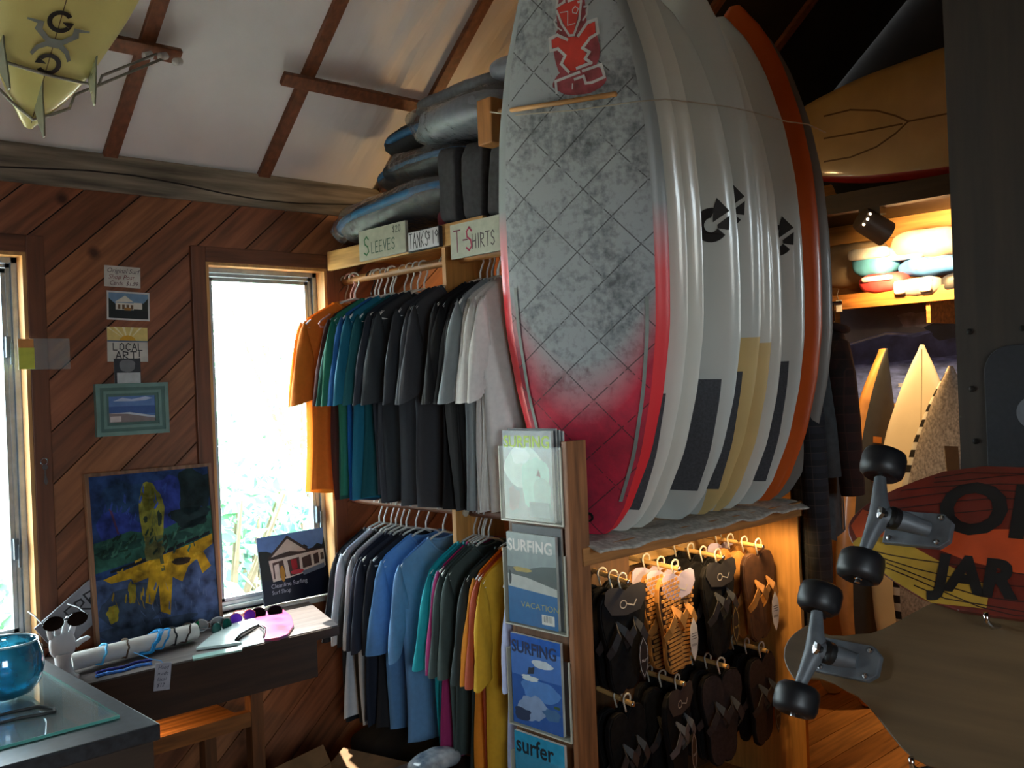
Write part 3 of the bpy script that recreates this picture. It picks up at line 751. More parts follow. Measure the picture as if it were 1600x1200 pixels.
lbox(srack, 2.12, 2.56, 2.185, 2.20, .0, SZ - .022).build('back_panel', wood('back_panel_ply', '#7a5430'), srack)
lbox(srack, 2.58, 3.31, 2.36, 2.40, .90, 1.03).build('peg_rail', wood('peg_rail_pine', '#d8ae6c', 0, .55, .12), srack)
lbox(srack, 2.76, 2.80, 2.37, 2.41, SZ, 2.30).build('post', m_srz, srack)
lbox(srack, 3.27, 3.31, 2.37, 2.41, SZ, 2.30).build('post', m_srz, srack)
lbox(srack, 2.74, 3.36, 2.41, 2.44, 2.20, 2.28).build('cross_bar', m_sr, srack)
# shaggy pale padding on the shelf
mbp = MB()
def padf(u, v_):
    x = 2.11 + 1.2 * u; yy = 2.19 - .27 * v_; d = max(0, v_ - .78) / .22
    z = SZ + .012 + .006 * noise.noise(V((x * 14, yy * 14, 0))) - d * (.020 + .014 * noise.noise(V((x * 9, 0, 3))))
    return L(srack, (x, yy - .012 * d, z))
mbp.grid(padf, 60, 24).build('padding', M('padding_fleece', '#b8b5ab', .95, .18, 60, bump=.4), srack, smooth=True, solid=.006)

YAW = math.radians(-70)
def red_mats():
    """sprayed deck: grey mottled field, red tail, scraped diagonal lines; red rim"""
    mt = bpy.data.materials.new('sprayed_deck'); mt.use_nodes = True; nt = mt.node_tree; b = nt.nodes['Principled BSDF']; N = nt.nodes.new; Lk = nt.links.new
    tc = N('ShaderNodeTexCoord'); sp = N('ShaderNodeSeparateXYZ'); Lk(tc.outputs['Object'], sp.inputs[0])
    def mth(op, a, b_=None, c=None):
        n = N('ShaderNodeMath'); n.operation = op
        for i, x in enumerate((a, b_, c)):
            if x is None: continue
            if isinstance(x, (int, float)): n.inputs[i].default_value = x
            else: Lk(x, n.inputs[i])
        return n.outputs[0]
    nz = N('ShaderNodeTexNoise'); nz.inputs['Scale'].default_value = 5.5; nz.inputs['Detail'].default_value = 8; nz.inputs['Roughness'].default_value = .7; Lk(tc.outputs['Object'], nz.inputs['Vector'])
    nf = N('ShaderNodeTexNoise'); nf.inputs['Scale'].default_value = 60; nf.inputs['Detail'].default_value = 4; Lk(tc.outputs['Object'], nf.inputs['Vector'])
    r1 = N('ShaderNodeValToRGB'); e = r1.color_ramp.elements; e[0].position = .36; e[0].color = lin('#50565b'); e[1].position = .53; e[1].color = lin('#959da1')
    Lk(mth('ADD', mth('MULTIPLY', nz.outputs['Fac'], .68), mth('MULTIPLY', nf.outputs['Fac'], .32)), r1.inputs[0])
    # red towards the tail, arched edge
    x2 = mth('MULTIPLY', sp.outputs[0], sp.outputs[0])
    zz = mth('SUBTRACT', sp.outputs[2], mth('MULTIPLY', x2, 4.2))
    zz = mth('ADD', zz, mth('MULTIPLY', nz.outputs['Fac'], .10))
    r2 = N('ShaderNodeMapRange'); r2.inputs[1].default_value = .60; r2.inputs[2].default_value = .40; Lk(zz, r2.inputs[0])
    mx = N('ShaderNodeMix'); mx.data_type = 'RGBA'; Lk(r2.outputs[0], mx.inputs[0]); Lk(r1.outputs[0], mx.inputs[6])
    r3 = N('ShaderNodeValToRGB'); r3.color_ramp.elements[0].position = .35; r3.color_ramp.elements[0].color = lin('#7d2236'); r3.color_ramp.elements[1].position = .6; r3.color_ramp.elements[1].color = lin('#c02440'); Lk(nz.outputs['Fac'], r3.inputs[0])
    Lk(r3.outputs[0], mx.inputs[7])
    # scraped diagonals in both directions and chevrons
    def line(kx, kz, per, wd, ph=0):
        v_ = mth('ADD', mth('MULTIPLY', sp.outputs[0], kx / per), mth('MULTIPLY_ADD', sp.outputs[2], kz / per, ph)); f = mth('FRACT', v_)
        return mth('LESS_THAN', mth('ABSOLUTE', mth('SUBTRACT', f, .5)), wd)
    l1 = line(-.66, .75, .120, .016); l2 = mth('MULTIPLY', line(.70, .71, .15, .012, .3), mth('GREATER_THAN', nz.outputs['Fac'], .46))
    ln = mth('MAXIMUM', l1, l2); ln = mth('MULTIPLY', ln, mth('GREATER_THAN', nf.outputs['Fac'], .40))
    m2 = N('ShaderNodeMix'); m2.data_type = 'RGBA'; Lk(mth('MULTIPLY', ln, .75), m2.inputs[0]); Lk(mx.outputs[2], m2.inputs[6]); m2.inputs[7].default_value = lin('#1d1f22')
    Lk(m2.outputs[2], b.inputs['Base Color']); b.inputs['Roughness'].default_value = .6
    bp = N('ShaderNodeBump'); bp.inputs['Strength'].default_value = .25; bp.inputs['Distance'].default_value = .003; Lk(nf.outputs['Fac'], bp.inputs['Height']); Lk(bp.outputs[0], b.inputs['Normal'])
    rm = bpy.data.materials.new('sprayed_rim'); rm.use_nodes = True; nt2 = rm.node_tree; b2 = nt2.nodes['Principled BSDF']
    t2 = nt2.nodes.new('ShaderNodeTexCoord'); s2 = nt2.nodes.new('ShaderNodeSeparateXYZ'); nt2.links.new(t2.outputs['Object'], s2.inputs[0])
    mr = nt2.nodes.new('ShaderNodeMapRange'); mr.inputs[1].default_value = .82; mr.inputs[2].default_value = 1.02; nt2.links.new(s2.outputs[2], mr.inputs[0])
    m3 = nt2.nodes.new('ShaderNodeMix'); m3.data_type = 'RGBA'; m3.inputs[6].default_value = lin('#e0323a'); m3.inputs[7].default_value = lin('#8d9698'); nt2.links.new(mr.outputs[0], m3.inputs[0]); nt2.links.new(m3.outputs[2], b2.inputs['Base Color']); b2.inputs['Roughness'].default_value = .35
    return mt, rm
BASE_Z = SZ + .022
rb = Board(1.86, .555, .085, OUT_SHORT, .03)
red_base = V((2.265, 2.075, BASE_Z))
rl = (-.115, -.10)
ro = place_board('surfboard', 'wide grey and red sprayed board with a tribal figure, front of the rack', rb, red_base, YAW, rl, 'boards standing on the rack', list(red_mats()), lambda c, t, s: 1 if (abs(c) > .86 or s > 0) else 0)
# grey pin lines along the lower edges
for sgn, t0, t1 in ((1, .06, .40), (-1, .12, .42)):
    pl = MB(); q = [(sgn * (.80 - .0 * i) * rb.hw(t0 + (t1 - t0) * i / 14), (t0 + (t1 - t0) * i / 14) * rb.L) for i in range(15)]
    for i in range(14):
        (xa, za), (xb, zb) = q[i], q[i + 1]; wdl = .011
        rb.patch([(xa, za), (xa - sgn * wdl, za), (xb - sgn * wdl, zb), (xb, zb)], .003, pl)
    pl.build('pin_line', M('pin_grey', '#7d8683', .5), ro)

MB().lathe([(.016, 0), (.016, .004), (.009, .005), (.009, -.002)], rb.deck(.0, .055, -.001), (0, -1, 0), 16).build('leash_plug', m_black, ro)
# painted figure emblem: white outlines on a red cloud
em = MB(); EC = []
def ep(x, y): return ((x - 470) * .000275 + .028, 1.575 - (y - 300) * .000275)     # crop pixel -> deck metres
rb.patch([ep(*p_) for p_ in splotch(440, 330, 170, 330, 3, .12)], .0022, em, 0)
rb.patch([ep(*p_) for p_ in splotch(470, 680, 270, 300, 5, .12)], .0023, em, 0)
rb.patch([ep(*p_) for p_ in splotch(500, 1010, 310, 150, 6, .10)], .0024, em, 0)
rb.patch([ep(*p_) for p_ in [(400, 560), (520, 570), (600, 470), (700, 440), (700, 560), (610, 600), (550, 700), (590, 760), (560, 860), (460, 910), (360, 890), (330, 800), (350, 720), (280, 650), (200, 640), (200, 560), (300, 540)]], .003, em, 1)
rb.patch([ep(*p_) for p_ in [(290, 290), (420, 545), (450, 545), (560, 220), (560, 190), (280, 235)]], .0031, em, 1)
for pts, wd in [([(385, 40), (370, 200), (280, 235), (300, 150), (340, 110)], 26), ([(430, 50), (440, 150)], 28), ([(490, 60), (500, 150), (560, 170), (420, 200)], 26),
                ([(280, 280), (330, 420), (410, 545), (460, 545), (530, 400), (560, 220), (530, 225)], 24), ([(260, 360), (240, 380), (270, 440), (320, 480)], 16), ([(590, 280), (630, 280), (615, 360), (570, 410)], 18),
                ([(320, 300), (405, 300), (395, 440), (480, 430)], 9), ([(460, 290), (490, 260), (525, 290), (500, 335), (460, 320), (460, 290)], 10),
                ([(380, 580), (270, 520), (180, 545), (185, 670), (270, 660), (350, 740), (300, 820), (380, 910)], 30), ([(510, 560), (620, 440), (715, 420), (730, 560), (640, 600), (550, 690), (625, 740), (575, 800), (640, 850), (480, 885)], 30),
                ([(230, 1110), (225, 990), (500, 930)], 28), ([(545, 920), (750, 880), (780, 1010), (640, 1050), (570, 1050), (550, 975), (450, 995)], 28), ([(415, 1090), (420, 1040)], 14)]:
    for q in stroke([ep(*p_) for p_ in pts], wd * .000275): rb.patch(q, .004, em, 2)
em.build('emblem', [M('emblem_spray', '#8d3a42', .6, .2, 30), M('emblem_red', '#c2362a', .6, .1, 30), M('emblem_white', '#b8b9ba', .6, .08, 30)], ro)

# ---- the white boards behind it (right edge x in the photo at mid height, length, width, features)
ROW = [ # X of tail, length, width, name, features
 (2.35, 1.83, .53, 'glossy white surfboard with a black ring logo and dark pad, directly behind the red one', dict(g=(.13, 1.06), pad=(.04, .245), m=0)),
 (2.425, 1.84, .54, 'plain glossy white surfboard standing second behind the red board', dict(m=0)),
 (2.635, 1.72, .53, 'short round-nosed white surfboard showing a whole black ring logo and dark tail pad', dict(g=(.182, .98), pad=(.06, .28), m=1)),
 (2.77, 1.86, .52, 'white surfboard with half a black ring logo and a cream tail', dict(g=(.16, 1.04), pad=(.05, .27), cream=1, m=1)),
 (2.86, 1.80, .50, 'white surfboard with cream rail standing among the middle boards', dict(cream=1, line=1, m=0)),
 (2.935, 1.68, .49, 'short white surfboard with a low nose among the taller boards', dict(m=0)),
 (3.07, 1.76, .51, 'pale white surfboard with part of a ring logo and dark tail pad', dict(g=(.17, .96), pad=(.05, .30), m=1)),
 (3.18, 1.83, .53, 'orange surfboard near the end of the rack', dict(m=2)),
 (3.26, 1.80, .53, 'grey surfboard last on the rack beyond the orange one', dict(m=3))]
BM = [m_white, m_white2, M('board_orange', '#c9581c', .3, .08, 5, coat=.4), M('board_grey', '#77746e', .4, .08, 5, coat=.2)]
m_cream = M('board_cream', '#cdb277', .3, .06, 5, coat=.4)
for i, (x_, L_, W_, lab, ft) in enumerate(ROW):
    b = Board(L_, W_, .054, OUT_SHORT, .04)
    k = i / len(ROW); ln_ = (rl[0] * (1 - .55 * k), rl[1] * (1 - .75 * k))
    fnm = (lambda c, t, s: 1 if (t < .34 and c > .55) or (s > 0 and t < .3) else 0) if ft.get('cream') else (lambda c, t, s: 0)
    o = place_board('surfboard', lab, b, V((x_, 2.06, BASE_Z)), YAW + .03 * k, ln_, 'boards standing on the rack', [BM[ft['m']], m_cream], fnm)
    if 'pad' in ft: b.pad(ft['pad'][0], ft['pad'][1], -.45, .82).build('traction_pad', m_padm, o, smooth=True)
    if 'g' in ft:
        mb = MB(); hurley_g(b, ft['g'][0], ft['g'][1], .055, mb); mb.build('ring_logo', m_black, o)
    if 'line' in ft:
        b.patch([(.165, 1.22), (.178, 1.22), (.17, 1.36)], .003).build('ring_logo', m_black, o)

# dowel, block and cord that hold the boards
blk = MB(); bl0 = P(766, 150, 'Y', 2.30); 
o = thing('rack_block', 'short wooden block at the end of the top shelf with a dowel tied to it', 'block', (bl0.x, 2.30, P(780, 224, 'Y', 2.30).z))
MB().box(0, .062, 0, .07, 0, .150).build('block', wood('block_pine', '#a66f38', 2, .55, .15), o, bevel=.004)
MB().box(.062, .16, .03, .06, .02, .06).build('bracket_arm', wood('block_pine', '#a66f38'), o)
dz = P(800, 172, 'X', 2.02); dz2 = P(962, 148, 'Y', 1.80)
loc = o.location
MB().tube([L(o, (bl0.x + .03, 2.29, P(780, 175, 'Y', 2.30).z)), L(o, P(800, 172, 'Y', 2.12)), L(o, P(962, 147, 'Y', 1.725))], .0075, 10).build('dowel', wood('dowel_pine', '#c4935a', 1), o, smooth=True)
cpts = [V((bl0.x - .003, 2.30, P(780, 178, 'Y', 2.30).z)), P(802, 180, 'Y', 2.12)]
cpts += [P(x, y, 'Y', yy) for x, y, yy in ((900, 172, 1.83), (1000, 158, 1.66), (1040, 155, 1.64), (1085, 160, 1.66), (1140, 167, 1.66), (1180, 176, 1.67), (1230, 190, 1.69), (1262, 194, 1.70), (1290, 207, 1.76))]
tag(MB().tube(cpts, .0022, 6).build('tie_cord', M('cord_grey', '#a59f8f', .8)), 'thin cord strung around the front of the standing surfboards', 'cord')
kn = MB()
for a in range(3): kn.tube([V((bl0.x - .006, 2.30 - .006, P(780, 178, 'Y', 2.30).z - .012 + .008 * a)) + V((.036 + .038 * math.cos(q), .036 + .046 * math.sin(q), 0)) for q in [6.283 * i / 20 for i in range(20)]], .0025, 6, closed=True)
kn.build('knot', M('cord_grey', '#a59f8f'), o)

# ================================================================== MAGAZINE RACK
XM = 2.03
mrk = thing('magazine_rack', 'tall narrow wooden magazine rack with clear pockets at the rack end', 'magazine rack', (XM, 1.97, 0))
lbox(mrk, XM + .03, XM + .045, 1.975, 2.25, 0, 1.42).build('back_board', wood('mag_back', '#6e4a2e', 2), mrk)
lbox(mrk, XM + .0, XM + .085, 1.955, 1.975, 0, 1.425).build('post', wood('mag_post', '#8a5a36', 2), mrk, bevel=.002)
m_acr = glassy('clear_acrylic', (.96, .97, .97), 0, .06, haze=.012)
m_edge = M('acrylic_edge', '#b9b7a8', .3, .05)
pk = [((783, 698), (876, 698), 812, 820), ((787, 860), (882, 864), 970, 995), ((794, 1012), (892, 1035), 1128, 1160), ((800, 1172), (898, 1205), 1290, 1330)]
mags = []
for i, (a, b_, y0, y1) in enumerate(pk):
    zt = (P(a[0], a[1], 'X', XM).z + P(b_[0], b_[1], 'X', XM).z) / 2
    zb = (P(790 + 6 * i, y0, 'X', XM).z + P(882 + 5 * i, y1, 'X', XM).z) / 2
    if i == 3: zb = zt - .27
    p_ = lbox(mrk, XM - .004, XM - .001, 1.978, 2.245, zb, zt).build('pocket', m_acr, mrk)
    ed = MB(); l = mrk.location
    ed.box(XM - .005 - l.x, XM + .03 - l.x, 1.976 - l.y, 1.979 - l.y, zb, zt); ed.box(XM - .005 - l.x, XM + .03 - l.x, 2.244 - l.y, 2.247 - l.y, zb, zt); ed.box(XM - .005 - l.x, XM + .03 - l.x, 1.976 - l.y, 2.247 - l.y, zb - .004, zb)
    ed.build('pocket_edge', m_edge, p_)
    mags.append((zb, zt))
def magazine(zb, label, w_, h, paint, y0=2.235, x=XM + .004, thick=.010, paper='#d7d7d2'):
    o = thing('magazine', label, 'magazine', (x, y0, zb + .001), 'magazines in the rack')
    MB().box(0, thick, -w_, 0, 0, h).build('pages', M('paper_pages', paper, .7), o)
    a = Art((0, 0, 0), (0, -1, 0), (0, 0, 1), (-1, 0, 0), .0003, .00008); paint(a, w_, h); a.build('cover', o); return o
def c1(a, w_, h):
    a.p('#2f5a58', rect(0, 0, w_, h), rough=.25); a.p('#223a44', rect(0, h - .018, w_, h), rough=.3)
    a.p('#8fb5a6', splotch(w_ * .42, h * .60, w_ * .40, h * .22, 2, .2), rough=.25); a.p('#5fae98', splotch(w_ * .66, h * .42, w_ * .28, h * .32, 3, .2), rough=.25); a.p('#b7cfc4', splotch(w_ * .35, h * .72, w_ * .2, h * .09, 4, .3), rough=.25)
    a.p('#2f8573', splotch(w_ * .78, h * .28, w_ * .18, h * .2, 8, .2), rough=.25); a.p('#23302e', splotch(w_ * .20, h * .22, w_ * .12, h * .14, 5, .4), rough=.3)
    a.p('#2a2422', [(w_ * .68, h * .50), (w_ * .72, h * .57), (w_ * .70, h * .60), (w_ * .75, h * .54), (w_ * .77, h * .48), (w_ * .72, h * .50)])
    a.text('#b6d53a', 'SURFING', .004, h - .052, .052, .0012, sx=.98); a.p('#9fb3ad', rect(w_ * .52, .012, w_ * .92, .058))
def c2(a, w_, h):
    a.p('#6c726e', rect(0, 0, w_, h), rough=.25); a.p('#9aa6a3', rect(0, h * .62, w_, h)); a.p('#56605a', [(0, h * .52), (w_ * .35, h * .60), (w_ * .7, h * .66), (w_, h * .68), (w_, h * .52), (0, h * .5)])
    a.p('#c7c7bf', [(0, h * .40), (0, h * .54), (w_ * .4, h * .52), (w_, h * .44), (w_, h * .36)]); a.p('#1f6aa3', [(0, 0), (w_, 0), (w_, h * .36), (0, h * .40)]); a.p('#b79c46', splotch(w_ * .3, h * .60, w_ * .2, h * .025, 4, .3)); a.p('#1a2420', splotch(w_ * .05, h * .5, w_ * .03, h * .08, 4, .3))
    a.text('#d8d6ce', 'SURFING', .004, h - .056, .052, .0012, sx=.95); a.text('#c9bd4a', 'VACATION', w_ * .26, h * .19, .026, -.0004, sx=1.25)
    a.p('#e3e1d8', rect(w_ * .68, .012, w_ * .93, .042)); a.p('#26282a', *[rect(w_ * (.70 + .022 * i), .02, w_ * (.708 + .022 * i), .040) for i in range(9)])
def c3(a, w_, h):
    a.p('#2f5fae', rect(0, 0, w_, h), rough=.25); a.p('#3f74c4', rect(0, h * .55, w_, h * .86)); a.p('#4f86cf', splotch(w_ * .55, h * .42, w_ * .4, h * .12, 4, .3)); a.p('#8fa5cc', splotch(w_ * .42, h * .22, w_ * .3, h * .13, 2, .4)); a.p('#1d2f55', splotch(w_ * .2, h * .12, w_ * .16, h * .08, 12, .4)); a.p('#3b6a9b', splotch(w_ * .8, h * .2, w_ * .18, h * .06, 6, .4))
    a.p('#d6dce4', splotch(w_ * .62, h * .72, w_ * .20, h * .045, 9, .3)); a.p('#dfe6ea', splotch(w_ * .38, h * .54, w_ * .16, h * .035, 7, .4)); a.p('#1b2238', [(w_ * .33, h * .58), (w_ * .46, h * .60), (w_ * .48, h * .68), (w_ * .42, h * .66), (w_ * .36, h * .66)])
    a.text('#10204a', 'SURFING', .004, h - .056, .052, .0014, sx=.95); a.p('#35542f', rect(w_ * .84, h * .28, w_ * .95, h * .31))
def c4(a, w_, h):
    a.p('#2f8fb4', rect(0, 0, w_, h), rough=.25); a.p('#6fb6cc', splotch(w_ * .5, h * .3, w_ * .4, h * .2, 3, .3)); a.text('#12222a', 'surfer', .006, h - .062, .072, .0014, sx=.96)
mh = .285
magazine(mags[0][0] + .002, 'surf magazine with green title and teal barrelling wave on its cover', .215, P(783, 672, 'X', XM).z - mags[0][0] - .004, c1)
for k in range(3): magazine(mags[0][0] + .002, 'spare magazine tucked behind the teal one in the top pocket', .212, P(783, 672, 'X', XM).z - mags[0][0] + .002 - .004 * k, lambda a, w_, h: a.p('#3b4248', rect(0, 0, w_, h)), y0=2.222 - .010 * k, x=XM + .015 + .005 * k, thick=.0045, paper='#59616a')
magazine(mags[1][0] + .002, 'surf magazine with a beach and a blue VACATION panel on its cover', .215, P(790, 832, 'X', XM).z - mags[1][0], c2)
magazine(mags[1][0] + .002, 'spare magazine tucked behind the VACATION one', .213, P(790, 820, 'X', XM).z - mags[1][0], lambda a, w_, h: a.p('#4b5054', rect(0, 0, w_, h)), y0=2.220, x=XM + .016, thick=.008)
magazine(mags[2][0] + .002, 'blue surf magazine with a leaping surfer and a white cloud on its cover', .218, P(798, 990, 'X', XM).z - mags[2][0], c3)
magazine(mags[3][0] + .002, 'light blue magazine titled surfer in the lowest pocket', .218, P(805, 1143, 'X', XM).z - mags[3][0], c4)

# ================================================================== BENCH UNDER THE WINDOWS
BZ = .755; BYF = 2.99; BXR = 1.885
m_bt = wood('bench_top_wood', '#5f5552', 0, .4, .2); m_bd = wood('bench_dark_wood', '#3a2417', 0, .6, .2)
bench = thing('window_bench', 'dark wooden bench counter along the wall under the windows', 'bench', (1.2, 3.2, 0))
MB().prism([(XL + .02, BYF), (BXR, BYF), (2.02, YB - .03), (XL + .02, YB - .03)], L(bench, (0, 0, BZ - .03)), (1, 0, 0), (0, 1, 0), (0, 0, 1), .03).build('bench_top', m_bt, bench, bevel=.003)
lbox(bench, XL + .02, BXR - .002, BYF - .004, BYF, BZ - .036, BZ - .004).build('front_edge', m_bd, bench)
lbox(bench, XL + .02, 1.80, BYF + .015, BYF + .04, .585, BZ - .03).build('apron', m_bd, bench)
for x_ in (1.54, .95, .1):
    lbox(bench, x_, x_ + .045, BYF + .02, BYF + .065, 0, .585).build('leg', wood('bench_leg_wood', '#6b4020', 2), bench)
    lbox(bench, x_, x_ + .045, 3.38, 3.425, 0, BZ - .03).build('leg', wood('bench_leg_wood', '#6b4020', 2), bench)
lbox(bench, .1, 1.54, BYF + .025, BYF + .06, .475, .525).build('stretcher', wood('bench_rail_wood', '#8a5426', 0), bench)
lbox(bench, .145, 1.54, BYF + .06, 3.38, .475, .495).build('lower_shelf', wood('bench_rail_wood', '#8a5426', 0), bench)

# painting leaning on the wall
tl, tr_, bl_, br = P(133, 741, 'Y', 3.43), P(331, 726, 'Y', 3.43), P(150, 1008, 'Y', 3.36), P(346, 967, 'Y', 3.36)
u = ((tr_ - tl) + (br - bl_)); u.z = 0; u.normalize(); wv = (br - bl_).length * .5 + (tr_ - tl).length * .5
base = V((bl_.x, 3.375, BZ)); top = V((bl_.x, 3.425, tl.z)); vv = (top - base); hv = vv.length; vv.normalize(); u = V((1, 0, 0)); nn = u.cross(vv)  # towards the room
pt_ = thing('oil_painting', 'blue and yellow oil painting of a tree leaning between the windows', 'painting', mat=frame_mat(base, u, -nn, vv))
m_pf = wood('painting_frame', '#8a6448', 2)
for x0, x1, z0, z1 in ((0, .012, 0, hv), (wv - .012, wv, 0, hv), (.012, wv - .012, 0, .012), (.012, wv - .012, hv - .012, hv)): MB().box(x0, x1, -.022, .004, z0, z1).build('frame', m_pf, pt_)
def oil(c, var=.35, sc=22): return M('oil_' + c, c, .6, var, sc, bump=.5, spec=.2)
MB().box(.012, wv - .012, -.014, .0, .012, hv - .012).build('canvas', oil('#25406e'), pt_)
a = Art((0, -.014, 0), (1, 0, 0), (0, 0, 1), (0, -1, 0), .0006, .0003); W_, H_ = wv, hv
sc = lambda pts: [(.012 + (W_ - .024) * x, .012 + (H_ - .024) * y) for x, y in pts]
a.p(oil('#2d3f8c'), sc(splotch(.62, .80, .2, .16, 2, .3)), sc(splotch(.2, .66, .18, .12, 4, .3))); a.p(oil('#27466b'), sc(splotch(.3, .86, .2, .1, 7, .3)))
a.p(oil('#2f5f50'), sc([(0, .60), (.15, .62), (.3, .65), (.45, .62), (.6, .64), (.75, .68), (1, .75), (1, .52), (.6, .50), (.3, .46), (0, .42)]))
a.p(oil('#1c2f30'), sc(splotch(.86, .84, .16, .15, 5, .45)), sc(splotch(.80, .69, .18, .06, 8, .4)), sc([(.66, .60), (.8, .66), (.98, .70), (.9, .64)])); a.p(oil('#21443c'), sc(splotch(.12, .53, .1, .03, 6, .4)), sc(splotch(.3, .57, .1, .03, 3, .4)), sc(splotch(.7, .58, .1, .025, 9, .4)))
a.p(oil('#4a5f86'), sc([(0, 0), (1, 0), (1, .50), (.75, .46), (.3, .40), (0, .38)])); a.p(oil('#3c4c63'), sc(splotch(.3, .2, .28, .12, 2, .3)), sc(splotch(.4, .05, .4, .05, 3, .3)))
a.p(oil('#1b2226'), sc([(.12, .425), (.4, .47), (.7, .53), (.97, .585), (.97, .565), (.7, .51), (.4, .45), (.12, .41)]))
a.p(oil('#c49a1c'), sc([(.06, .38), (.3, .43), (.55, .475), (.8, .52), (.99, .565), (.99, .50), (.9, .46), (.96, .36), (.88, .32), (.84, .42), (.76, .38), (.70, .29), (.62, .33), (.58, .10), (.50, .13), (.50, .30), (.44, .18), (.38, .2), (.42, .35), (.3, .33), (.28, .36), (.12, .35)]))
a.p(oil('#9c8d2a'), sc(splotch(.12, .17, .05, .05, 6, .4)), sc(splotch(.28, .28, .03, .07, 7, .4)))
a.p(oil('#8c8a34'), sc(splotch(.48, .72, .105, .2, 11, .18)), sc(splotch(.47, .85, .07, .09, 4, .15))); a.p(oil('#6d6f3e'), sc([(.42, .60), (.56, .60), (.58, .52), (.53, .455), (.41, .455), (.40, .52)])); a.p(oil('#2b3a2c'), sc(splotch(.545, .70, .02, .05, 5, .4)), sc(splotch(.43, .71, .018, .02, 6, .4)), sc(splotch(.58, .55, .02, .05, 2, .3)))
a.p(oil('#5b5f3c'), sc([(.52, .47), (.55, .475), (.56, .38), (.53, .375)])); a.p(oil('#3a2f22'), sc(splotch(.70, .42, .085, .022, 8, .2))); a.p(oil('#5a3a5a'), sc([(.14, .80), (.16, .80), (.21, .64), (.195, .64)]))
dr2 = random.Random(12)
for c, n_, (x0, x1, y0, y1), an in (('#3f6f5c', 26, (.02, .95, .46, .64), .7), ('#22402f', 18, (.02, .95, .47, .66), .8), ('#35509c', 20, (.05, .7, .66, .95), 1.2), ('#5f7299', 26, (.3, .95, .03, .34), 1.5), ('#a88a24', 12, (.05, .45, .15, .34), 1.4), ('#d3ab2c', 16, (.15, .9, .36, .50), .3), ('#1a2a2c', 14, (.72, .97, .72, .95), .9), ('#75783a', 14, (.41, .56, .55, .9), 1.4)):
    a.p(oil(c), *[sc([(x + .035 * math.cos(q_) - .008 * math.sin(q_), y + .028 * math.sin(q_) + .006), (x - .03 * math.cos(q_), y - .022 * math.sin(q_) + .006), (x - .03 * math.cos(q_) + .012 * math.sin(q_), y - .026 * math.sin(q_) - .005), (x + .03 * math.cos(q_), y + .02 * math.sin(q_) - .006)]) for x, y, q_ in [(dr2.uniform(x0 + .04, x1 - .04), dr2.uniform(y0 + .03, y1 - .03), an + dr2.gauss(0, .3)) for _ in range(n_)]])
a.build('paint_layer', pt_)

# photo board of the shop leaning in the window
tl, tr_, br, bl_ = [P(x, y, 'Y', 3.43) for x, y in ((390, 850), (500, 832), (518, 925), (415, 952))]
sillz = W1[2]
u = (br - bl_); u.z *= .3; u.normalize(); cnr = V((bl_.x, 3.435, sillz + .002)); vv = V((tl.x - bl_.x, .04, tl.z - bl_.z)); vv -= u * vv.dot(u) * 1.0; hv = vv.length; vv.normalize(); nn = vv.cross(u) * -1; wv = (br - bl_).length
ph = thing('shop_photo_board', 'dark photo board of a white gabled shop leaning in the window corner', 'photo', mat=frame_mat(cnr, u, -u.cross(vv), vv))
MB().box(0, wv, 0, .008, 0, hv).build('board', M('photo_backing', '#1c2130', .6), ph)
a = Art((0, 0, 0), (1, 0, 0), (0, 0, 1), (0, -1, 0), .0005, .00015); S2 = lambda *pts: [(x * wv, y * hv) for x, y in pts]
a.p('#161b2b', S2((0, 0), (1, 0), (1, 1), (0, 1)), rough=.3); a.p('#5f86bd', S2((0, .72), (0, 1), (1, 1), (1, .74), (.5, .7)), rough=.3)
a.p('#1e2622', S2((0, .36), (0, .80), (.12, .78), (.2, .74), (.3, .36)), S2((.62, .72), (.68, .80), (.75, .74)), S2((.8, .72), (.88, .78), (.97, .74)), S2((.94, .7), (1, .86), (1, .68)))
a.p('#3a2c24', S2((.12, .68), (.44, .97), (.76, .70), (.99, .70), (.99, .66), (.15, .64))); a.p('#c8bfae', S2((.17, .68), (.44, .92), (.70, .70), (.6, .70), (.45, .73), (.3, .71)))
a.p('#cfc8b8', S2((.13, .64), (.97, .68), (.97, .42), (.55, .36), (.16, .32))); a.p('#4b3a34', S2((.18, .60), (.36, .62), (.36, .36), (.18, .36)), S2((.40, .60), (.58, .62), (.58, .38), (.42, .36)), S2((.62, .60), (.76, .63), (.76, .46), (.62, .44)), S2((.80, .62), (.88, .64), (.88, .48), (.80, .47)), S2((.91, .62), (.96, .63), (.96, .52), (.91, .52)))
a.p('#d8d0c0', S2((.20, .56), (.27, .58), (.27, .33), (.20, .33)), S2((.34, .62), (.40, .62), (.42, .34), (.36, .34))); a.p('#a3232c', S2((.45, .60), (.54, .60), (.54, .46), (.46, .44))); a.p('#c23a45', splotch(.53 * wv, .41 * hv, .1 * wv, .035 * hv, 3, .1)); a.p('#b98a2f', [(x * wv, y * hv) for x, y in ell(.31, .42, .035, .12)]); a.p('#6d7886', S2((.6, .40), (.95, .47), (.95, .40), (.62, .34)))
a.text('#b9bcc9', 'Cleanline Surfing', wv * .12, hv * .23, .024); a.text('#b9bcc9', 'Surf Shop', wv * .12, hv * .14, .022); a.build('photo_print', ph)

